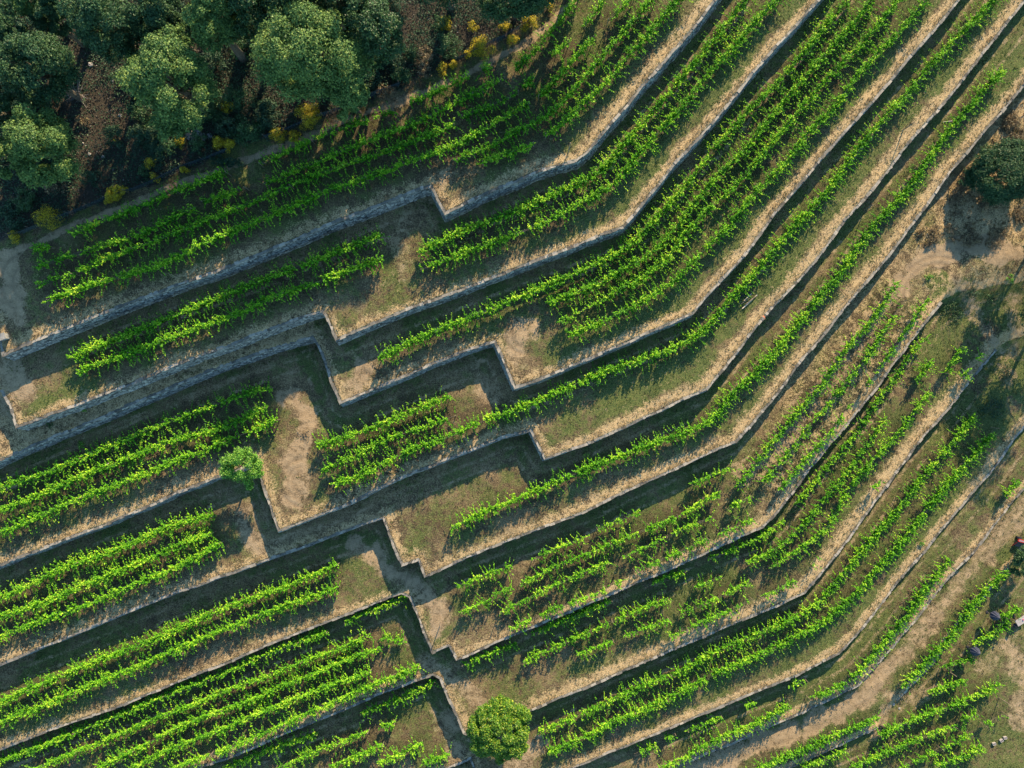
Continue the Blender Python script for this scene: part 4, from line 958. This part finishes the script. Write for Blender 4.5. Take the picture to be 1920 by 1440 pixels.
Rb = rng(4242); kinds = [('under','dark tangled scrub between the oaks of the wood'),('dark','green bramble mound between the oaks of the wood'),('dryleaf','dry brown scrub between the oaks of the wood')]
cnt = 0
for q in range(400):
    px, py = Rb.uniform(-20, 1040), Rb.uniform(-20, 440)
    xx, yy = w2(px, py, 8.0)
    f_ = sdist(np.array([xx]), np.array([yy]), FLINE)[0][0]
    if f_ < 1.2 or ((px - 175) / 62) ** 2 + ((py - 225) / 80) ** 2 < 1 or cnt >= 75: continue
    kd = kinds[Rb.choice(3, p=[.55, .41, .04])]; s_ = Rb.uniform(14, 30); cnt += 1
    bush(px, py, s_ * Rb.uniform(.8, 1.3), s_, Rb.uniform(.8, 2.2), kd[1], kd[0], 1200 + q, "scrub", "scrub", n_=int(s_ * s_ * 1.9), ls=.15, group=kd[1].split(' between')[0] + ' in the wood')
cnt = 0
for q in range(200):
    px, py = Rb.uniform(1700, 1930), Rb.uniform(175, 460)
    if px < 1720 - (py - 420) * .74 + 14 or math.hypot(px - 1882, py - 325) < 60 or cnt >= 34: continue
    cnt += 1; s_ = Rb.uniform(7, 17)
    bush(px, py, s_ * Rb.uniform(.8, 1.5), s_, Rb.uniform(.4, 1.0), "tussock of dry brown scrub around the round dark tree", 'dryleaf', 1700 + q, "dry_scrub", "dry scrub", lev=5, n_=int(s_ * s_ * 2.6), ls=.12, group="dry scrub around the round tree")
BU2 = [(1790,585,26,30,.5,"broad low dark green weed mat right of the wall end by the sandy bend",'dark',6,1100),(1862,765,34,28,.6,"broad dark green weed mat above the track at the right edge",'under',7,1300),(1812,550,20,14,.6,"dark weed mat beside the shaded wheel ruts",'under',6,600),(1890,700,20,26,.5,"dark weed strip below the second wall end at right",'under',7,700),(1262,608,8,7,.7,"little green plant sprouting from the wall top at its bend",'vine',4,260),(150,833,7,8,.6,"lower small green weed on the brown ledge at left",'young',3,180),(115,795,8,9,.6,"upper small green weed on the brown ledge at left",'dark',3,200),
 (178,767,6,5,.5,"tiny green weed near the step-free wall foot at left",'young',3,120),(1855,560,14,12,.8,"dark green weed clump right of the sandy bend",'dark',6,420),(1884,525,10,10,.7,"rounded green weed tuft in the shaded corner",'young',6,240),
 (1742,520,10,7,.5,"small weed on the rim of the sandy bend",'young',5,200),(1851,605,5,5,.5,"small dark weed beside the sandy double track",'dark',6,120),(570,815,14,14,.3,"low dry weed beside the sandy track",'dryleaf',3,120),
 (1730,1018,8,8,.6,"small pale green weed on the grassy brink right",'young',7,160)]
for k, (px, py, rx, ry, h, lab, mt, lv, nn) in enumerate(BU2):
    bush(px, py, rx, ry, h, lab, mt, 1100 + k, "weed", "weed", lev=lv, n_=nn, ls=.11, group="weeds on walls and ledges")

# ------------------------------------------------------------------ grass, litter and undergrowth (nobody could count them)
def scatter(n_, dens, R, box=(-69, 69, -53, 53)):
    x = R.uniform(box[0], box[1], n_); y = R.uniform(box[2], box[3], n_)
    k = R.uniform(size=n_) < dens(x, y)
    return x[k], y[k]
def tufts(name, x, y, hlo, hhi, cols, R, nb=4, lean=.35, width=.035):
    n_ = len(x); z = gh(x, y)
    tid = np.repeat(np.arange(n_), nb); m_ = len(tid)
    h = R.uniform(hlo, hhi, n_)[tid] * R.uniform(.6, 1.1, m_)
    a = R.uniform(0, 2 * np.pi, m_); o = R.uniform(0, .07, m_)
    bx = x[tid] + np.cos(a) * o; by = y[tid] + np.sin(a) * o; bz = z[tid] - .02
    la = a + R.normal(0, .6, m_); ll = h * R.uniform(.1, 1, m_) * lean * 2
    # coarse lean shared by the neighbourhood, as trodden or wind-laid grass shows
    ga = 2 * np.pi * noise2(x * .25, y * .25, 33)[tid]
    tx = bx + np.cos(la) * ll + np.cos(ga) * h * .3; ty = by + np.sin(la) * ll + np.sin(ga) * h * .3
    wv = width * R.uniform(.6, 1.5, m_); px_ = -np.sin(a) * wv; py_ = np.cos(a) * wv
    V = np.empty((m_, 3, 3))
    V[:, 0] = np.c_[bx - px_, by - py_, bz]; V[:, 1] = np.c_[bx + px_, by + py_, bz]; V[:, 2] = np.c_[tx, ty, bz + h]
    cc = np.array(cols); f = R.uniform(0, len(cc) - 1.001, n_)[tid]; i0 = f.astype(int); fr = (f - i0)[:, None]
    col = cc[i0] * (1 - fr) + cc[i0 + 1] * fr
    o_ = mesh_np(name, V.reshape(-1, 3), np.full(m_, 3), np.arange(m_ * 3), M['blade'], col=dict(tone=np.repeat(col, 3, axis=0)))
    return tag(o_, kind="stuff")
R = rng(77)
def along_walls(off0, off1, per_m, sc_, thr, seed):
    X = []
    for i, P in enumerate(WALL_LINES):
        Mv = offset_pts(P, 1); L = np.linalg.norm(np.diff(P, axis=0), axis=1)
        nk = int(L.sum() * per_m); k = R.choice(len(L), nk, p=L / L.sum()); u = R.uniform(size=nk)[:, None]; o = R.uniform(off0, off1, nk)[:, None]
        X.append((P[k] + Mv[k] * o) * (1 - u) + (P[k + 1] + Mv[k + 1] * o) * u)
    X = np.concatenate(X); X = X[(np.abs(X[:, 0]) < 72) & (np.abs(X[:, 1]) < 56)]
    return X[R.uniform(size=len(X)) < sstep(thr, thr + .25, fbm(X[:, 0] * sc_, X[:, 1] * sc_, seed, 3))]
edge = along_walls(-.45, .04, 26, .5, .38, 81)
footw = along_walls(.85, 1.5, 14, .45, .45, 82)
fo = lambda x, y: 1 - gsample(forest, x, y)
x, y = scatter(700000, lambda x, y: np.clip(gsample(dry, x, y), 0, 1) ** 1.6 * .36 * fo(x, y) * (1 - gsample(dust, x, y)) * 2.2 * np.clip(fbm(x * .8, y * .8, 61, 3) - .25, 0, 1), R)
x = np.r_[x, edge[:, 0]]; y = np.r_[y, edge[:, 1]]
tufts("dry_grass", x, y, .07, .24, [(.16, .115, .06), (.30, .225, .125), (.46, .36, .21)], R, 4, .5, .022)
x, y = scatter(330000, lambda x, y: np.clip(gsample(green, x, y), 0, 1) * .6 * fo(x, y) * (1 - gsample(dust, x, y)) * (.2 + 1.2 * fbm(x * .7, y * .7, 62, 3)), R)
x = np.r_[x, footw[:, 0]]; y = np.r_[y, footw[:, 1]]
tufts("green_grass", x, y, .06, .19, [(.024, .05, .014), (.07, .105, .03), (.16, .17, .055)], R, 4, .5)
x, y = scatter(200000, lambda x, y: .30 * fo(x, y) * (1 - gsample(dust, x, y)) * fbm(x * .6, y * .6, 63, 3) ** 1.6 * 1.6, R)
tufts("stubble_grass", x, y, .05, .16, [(.04, .034, .018), (.11, .09, .045), (.22, .18, .085)], R, 3, .6)
x, y = scatter(9000, lambda x, y: np.where((gsample(gpx, x, y) > 1650) & (gsample(gpx, x, y) < 1990) & (gsample(gpy, x, y) < 470), gsample(rough * 1.0, x, y), 0), R)
tufts("tall_dry_grass", x, y, .25, .7, [(.13, .09, .05), (.30, .22, .11), (.46, .36, .2)], R, 12, .5, .04)
x, y = scatter(120000, lambda x, y: gsample(forest, x, y) * .5, R, (-70, 12, 10, 53))
z = gh(x, y); n_ = len(x)
leafs = leaves(np.c_[x, y, z + R.uniform(.01, .06, n_)], np.c_[R.normal(0, .35, (n_, 2)), np.ones(n_)], R.uniform(.10, .22, n_), R)
tag(leaf_obj("leaf_litter", leafs, M['litter']), kind="stuff")
clear = lambda x, y: 1 - .9 * np.exp(-(((gsample(gpx, x, y) - 175) / 60) ** 2 + ((gsample(gpy, x, y) - 225) / 75) ** 2))
x, y = scatter(260000, lambda x, y: gsample(forest, x, y) * clear(x, y) * sstep(.24, .44, fbm(x * .33, y * .33, 64, 3)), R, (-70, 12, 10, 53))
z = gh(x, y); n_ = len(x); hm = fbm(x * .5, y * .5, 65, 3)
leafs = leaves(np.c_[x, y, z + R.uniform(.02, 1, n_) * hm * 1.6], np.c_[R.normal(0, .6, (n_, 2)), np.full(n_, .8)], R.uniform(.08, .2, n_), R)
tag(leaf_obj("undergrowth", leafs, M['under']), kind="stuff")
# ------------------------------------------------------------------ fence along the wood
def fence(px, lab):
    P = wpts(px, LEV[0]); d = np.r_[0, np.cumsum(np.linalg.norm(np.diff(P, axis=0), axis=1))]
    s = np.arange(0, d[-1], 2.2); Q = np.c_[np.interp(s, d, P[:, 0]), np.interp(s, d, P[:, 1])]; Z = gh(Q[:, 0], Q[:, 1])
    root = empty("net_fence", (Q[0][0], Q[0][1], Z[0])); tag(root, lab, "fence", "net fences along the wood")
    H = 1.25
    q = np.arange(0, d[-1], .5); A = np.c_[np.interp(q, d, P[:, 0]), np.interp(q, d, P[:, 1])]; az = gh(A[:, 0], A[:, 1])
    sag = .05 * np.abs(np.sin(q * np.pi / 2.2)); V = []; F = []
    for i in range(len(q)):
        lean = .10 * math.sin(q[i] * .9)
        V += [[A[i, 0], A[i, 1], az[i] + .03], [A[i, 0] + lean * .3, A[i, 1] - .05 - lean * .3, az[i] + H * .5], [A[i, 0] + lean * .4, A[i, 1] - .1 - lean * .5, az[i] + H - sag[i]]]
    for i in range(len(q) - 1):
        for e in range(2): F.append([i*3+e, (i+1)*3+e, (i+1)*3+e+1, i*3+e+1])
    mb = MB(); mb.add(V, F); mb.build("net", M['net'], root)
    for (x, y), z in zip(Q, Z):
        pb = MB(); pb.tube([(x, y, z - .3), (x, y, z + H + .12)], .035, 6); pb.build("fence_post", M['wood'], root)
fence(FENCE_PX[1:7], "dark blue net fence between the long yellow broom and the path")
fence(FENCE_PX[7:11], "blue net fence stretch below the widest oak crown")
fence(FENCE_PX[11:15], "short blue net fence stretch in the upper middle, among brooms")

# ------------------------------------------------------------------ things left about the vineyard
def at(px, py, lev, dz=0.0):
    x, y = w2(px, py, LEV[lev] + dz); return x, y, ghs(x, y)

def parasol(px, py, lab, seed):
    x, y, g = at(px, py, 10, 1.8); R = rng(seed)
    root = empty("folded_parasol", (x, y, g)); tag(root, lab, "parasol", "dark folded parasols by the lowest rows")
    b = MB(); b.lathe((x, y, g), [(.20, 0), (.20, .05), (.05, .08), (.05, .12)], 14); b.build("base", M['black'], root)
    b = MB(); b.tube([(x, y, g + .05), (x, y, g + 2.55)], .03, 8); b.build("pole", M['steel'], root)
    b = MB(); b.lathe((x, y, g), [(.60, 1.35), (.66, 1.5), (.50, 1.9), (.22, 2.35), (.03, 2.52), (.02, 2.6)], 20, star=.16); b.build("canopy", M['navy'], root)
parasol(1830, 1222, "lower of two dark navy folded parasols beside the vines at right", 1)
parasol(1868, 1156, "upper of two dark navy folded parasols beside the vines at right", 2)

x, y, g = at(1916, 1163, 10, .7)
root = empty("garden_table", (x, y, g)); tag(root, "grey slab table at the right frame edge beside the upper navy parasol", "table")
b = MB(); b.box((x, y, g + .74), (1.7, .85, .06), .55); b.build("tabletop", M['greytop'], root)
for sx in (-.7, .7):
    for sy in (-.3, .3):
        b = MB(); c_, s_ = math.cos(.55), math.sin(.55); b.tube([(x + c_ * sx - s_ * sy, y + s_ * sx + c_ * sy, g - .05), (x + c_ * sx - s_ * sy, y + s_ * sx + c_ * sy, g + .71)], .035, 6); b.build("leg", M['wood'], root)
b = MB(); b.lathe((x + .12, y + .12, g + .771), [(.05, 0), (.085, .02), (.09, .12), (.08, .12)], 12)
o = b.build("cup", M['pink']); tag(o, "pink cup standing on the grey slab table", "cup")
for (dx, dy, rz, lb) in ((-.95, .45, .5, "dark garden chair at the upper side of the grey slab table"), (-.75, -.75, .7, "dark garden chair at the lower side of the grey slab table")):
    r2 = empty("garden_chair", (x + dx, y + dy, g)); tag(r2, lb, "chair", "chairs at the grey slab table")
    b = MB(); b.box((x + dx, y + dy, g + .44), (.46, .46, .05), rz); b.build("seat", M['black'], r2)
    b = MB(); b.box((x + dx - .20 * math.cos(rz), y + dy - .20 * math.sin(rz), g + .72), (.05, .44, .5), rz); b.build("backrest", M['black'], r2)
    for sx in (-.19, .19):
        for sy in (-.19, .19):
            b = MB(); c_, s_ = math.cos(rz), math.sin(rz); b.tube([(x + dx + c_ * sx - s_ * sy, y + dy + s_ * sx + c_ * sy, g - .03), (x + dx + c_ * sx - s_ * sy, y + dy + s_ * sx + c_ * sy, g + .415)], .02, 5); b.build("leg", M['black'], r2)

# tipped red trailer body: red frame rails on top, dark panel sloping down towards the viewer's bottom
x, y, g = at(1916, 1018, 10, .6); rz = -.24
root = empty("red_trailer", (x, y, g)); tag(root, "red metal trailer tipped on its side at the right frame edge", "trailer")
c_, s_ = math.cos(rz), math.sin(rz)
loc = lambda u, v, h: (x + c_ * u - s_ * v, y + s_ * u + c_ * v, g + h)
b = MB()
b.box(loc(0, .42, 1.0), (2.6, .10, .12), rz); b.box(loc(0, .16, 1.0), (2.6, .08, .12), rz)
b.box(loc(-1.26, .29, 1.0), (.10, .36, .12), rz); b.box(loc(.12, .29, 1.02), (.14, .40, .14), rz); b.box(loc(1.26, .29, 1.0), (.10, .36, .12), rz)
b.box(loc(-1.26, -.35, .52), (.08, .10, 1.06), rz, (-.7, 0)); b.box(loc(1.26, -.35, .52), (.08, .10, 1.06), rz, (-.7, 0))
b.build("frame", M['red'], root)
b = MB(); b.box(loc(-.57, .29, 1.03), (1.2, .18, .05), rz); b.box(loc(.70, .29, 1.03), (1.0, .18, .05), rz); b.build("bed_rail", M['steel'], root)
b = MB()
V = [loc(-1.24, .12, .98), loc(1.24, .12, .98), loc(1.24, -.62, .05), loc(-1.24, -.62, .05), loc(-1.24, .16, .90), loc(1.24, .16, .90), loc(1.24, -.55, .0), loc(-1.24, -.55, .0)]
b.add(V, [[0,3,2,1],[4,5,6,7],[0,1,5,4],[1,2,6,5],[2,3,7,6],[3,0,4,7]]); b.build("side_panel", M['darkpanel'], root)
for u in (-.8, .8):
    wb = MB(); V = []; 
    p0 = np.array(loc(u, .50, .36)); p1 = np.array(loc(u, .72, .36)); wb.tube([p0, p1], .34, 16); wb.build("wheel", M['black'], root)

# small lone pieces
def stake_bundle():
    x, y, g = at(1402, 562, 3); items = [((1386,557),(1414,545),.045,'black',"dark pole of the loose stakes beside the long row"),((1394,564),(1408,551),.03,'palewood',"thin pale stake nearest the dark pole"),
      ((1388,570),(1404,560),.028,'wood',"thin grey stake in the middle of the loose stakes"),((1391,579),(1419,553),.04,'palewood',"long pale stake at the outer side of the loose stakes"),((1397,571),(1416,556),.045,'wood',"stout brown stake lying against the long pale one")]
    for k, (a, b_, r_, mt, lb) in enumerate(items):
        p = at(a[0], a[1], 3); q = at(b_[0], b_[1], 3); zz = .06 + .05 * (k % 3)
        mb = MB(); r_ *= 1.5; zz += .12; mb.tube([(p[0], p[1], p[2] + zz), ((p[0]+q[0])/2, (p[1]+q[1])/2, (p[2]+q[2])/2 + zz + .03), (q[0], q[1], q[2] + zz)], [r_, r_, r_ * .8], 7)
        tag(mb.build("stake", M[mt]), lb, "stake", "loose stakes on the grass")
stake_bundle()
def post_at(px, py, lev, h, lab, tilt=(0, 0), mt='wood', r=.06):
    x, y, g = at(px, py, lev); mb = MB()
    mb.tube([(x, y, g - .4), (x + tilt[0] * .5, y + tilt[1] * .5, g + h * .5), (x + tilt[0], y + tilt[1], g + h)], [r, r * .95, r * .85], 9)
    tag(mb.build("wooden_post", M[mt]), lab, "post", "wooden end posts")
post_at(1065, 288, 0, 2.0, "dark leaning post in dry grass above the bend of the topmost wall", (.1, .5))
post_at(1694, 243, 3, 2.2, "tall wooden post on the grass brink with a long thin shadow")
post_at(1621, 392, 4, 2.0, "wooden post at the wall foot beside the grassy single row")
post_at(1873, 1308, 10, 2.0, "wooden post right of the long straight row's end")
post_at(1776, 1257, 10, 2.0, "wooden post behind the short row below the lower parasol")
post_at(828, 1165, 5, 1.9, "wooden post on the sandy ramp beside the low half-hidden wall")
x, y, g = at(1768, 229, 4); x2, y2, g2 = at(1785, 227, 4)
mb = MB(); mb.tube([(x, y, g + .05), (x2, y2, g2 + .05)], .05, 7); tag(mb.build("white_pole", M['greytop']), "short white pole lying beside the lone grassy row", "pole")
x, y, g = at(195, 880, 3); x2, y2, g2 = at(206, 868, 3, 1.4)
mb = MB(); mb.tube([(x, y, g + .9), (x2, y2, g2 + 1.7)], .04, 7); tag(mb.build("pale_stake", M['palewood']), "pale stake leaning in the middle left-edge row", "stake")

def cloth(px, py, lev, r, mat, lab, name, seed, sq=.5):
    x, y = w2(px, py, LEV[lev]); g = ghs(x, y) + .05
    R = rng(seed); n1, n2 = 12, 7; V = []; F = []
    for i in range(n2):
        for k in range(n1):
            th = 2 * math.pi * k / n1; ph = math.pi * i / (n2 - 1)
            q = r * (1 + .35 * (R.uniform() - .5)) * (math.sin(ph) + .02)
            V.append([x + q * math.cos(th) * .7, y + q * math.sin(th), g + r * sq * (.8 * math.cos(ph) + .5) * (1 + .2 * R.uniform())])
    for i in range(n2 - 1):
        for k in range(n1): F.append([i*n1+k, i*n1+(k+1)%n1, (i+1)*n1+(k+1)%n1, (i+1)*n1+k])
    mb = MB(); mb.add(V, F); tag(mb.build(name, M[mat], smooth=True), lab, "cloth")
cloth(1796, 747, 6, .42, 'black', "dark bundled jacket lying over the top of a stone wall", "jacket", 5)
cloth(1432, 595, 3, .28, 'orange', "small orange cloth on the wall top near the loose stakes", "orange_cloth", 6)

GBk = "concrete blocks at the foot of a vine row"
for (px, py, rz, lb) in ((1863,1394,.3,"grey concrete block apart from the other two by the last row"),(1877,1388,.5,"pale concrete block, left one of a touching pair"),(1884,1383,.2,"pale concrete block, right one of a touching pair")):
    x, y, g = at(px, py, 10); mb = MB()
    # hollow block: frame of four walls and a web
    for (u, v, a, b_) in ((0,-.13,.42,.06),(0,.13,.42,.06),(-.18,0,.06,.21),(.18,0,.06,.21),(0,0,.05,.21)):
        c_, s_ = math.cos(rz), math.sin(rz); mb.box((x + c_*u - s_*v, y + s_*u + c_*v, g + .12), (a, b_, .26), rz)
    tag(mb.build("concrete_block", M['greytop']), lb, "block", GBk)
x, y, g = at(7, 632, 0, .3)
mb = MB(); mb.box((x, y, g + .3), (.75, .6, .7), .35); mb.box((x, y, g + .68), (.85, .7, .08), .35)
tag(mb.build("stone_pillar", M['stone']), "square grey stone pillar at the left frame edge on the top terrace", "pillar")

# rocks: stony heap in the wood and rubble at the wall end by the track
def rock(px, py, lev, r, lab, seed, grp):
    x, y, g = at(px, py, lev); R = rng(seed); n1, n2 = 8, 5; V = []; F = []
    for i in range(n2):
        for k in range(n1):
            th = 2*math.pi*k/n1 + .3*i; ph = math.pi*i/(n2-1); q = r*(.75+.5*R.uniform())
            V.append([x + q*math.sin(ph)*math.cos(th)+.001*k, y + q*math.sin(ph)*math.sin(th), g + .15*r + q*.6*math.cos(ph)])
    for i in range(n2-1):
        for k in range(n1): F.append([i*n1+k, (i+1)*n1+k, (i+1)*n1+(k+1)%n1, i*n1+(k+1)%n1])
    mb = MB(); mb.add(V, F); tag(mb.build("rock", M['rock']), lab, "rock", grp)
R = rng(5)
for k in range(16):
    rock(377 + R.normal(0, 10), 254 + R.normal(0, 6), 0, R.uniform(.22, .5), "grey rock in the stony heap above the fence, left of the paired brooms", 40 + k, "rocks of the stony heap")
for k in range(4):
    rock(1682 + R.normal(0, 8), 1314 + R.normal(0, 6), 10, R.uniform(.10, .2), "rubble stone at the broken lower end of the short wall across the track", 70 + k, "rubble at the wall end")
for k, (px, py, r_) in enumerate(((175,125,.26),(215,155,.16),(158,270,.14),(170,290,.18),(228,218,.2),(195,295,.2),(160,232,.13))):
    rock(px, py, 0, r_, "pale rock lying on the brown clearing in the wood", 90 + k, "rocks scattered on the brown clearing")
# dead branches fanned on the clearing
x, y, g = at(152, 180, 0); R = rng(15)
root = empty("dead_bush", (x, y, g)); tag(root, "grey leafless dead bush on the brown clearing in the wood", "dead bush")
mb = MB()
for k in range(60):
    a = R.uniform(0, 2 * math.pi); L = R.uniform(.5, 2.0); e = R.uniform(.2, 1.0)
    p1 = np.array([x, y, g + .1]); p3 = p1 + np.array([math.cos(a) * L * e, math.sin(a) * L * e, L * (1 - e) * .9 + .15]); p2 = (p1 + p3) / 2 + R.normal(0, .12, 3)
    mb.tube([p1, p2, p3 + R.normal(0, .1, 3)], [.03, .02, .008], 5)
mb.build("branches", M['rock'], root)
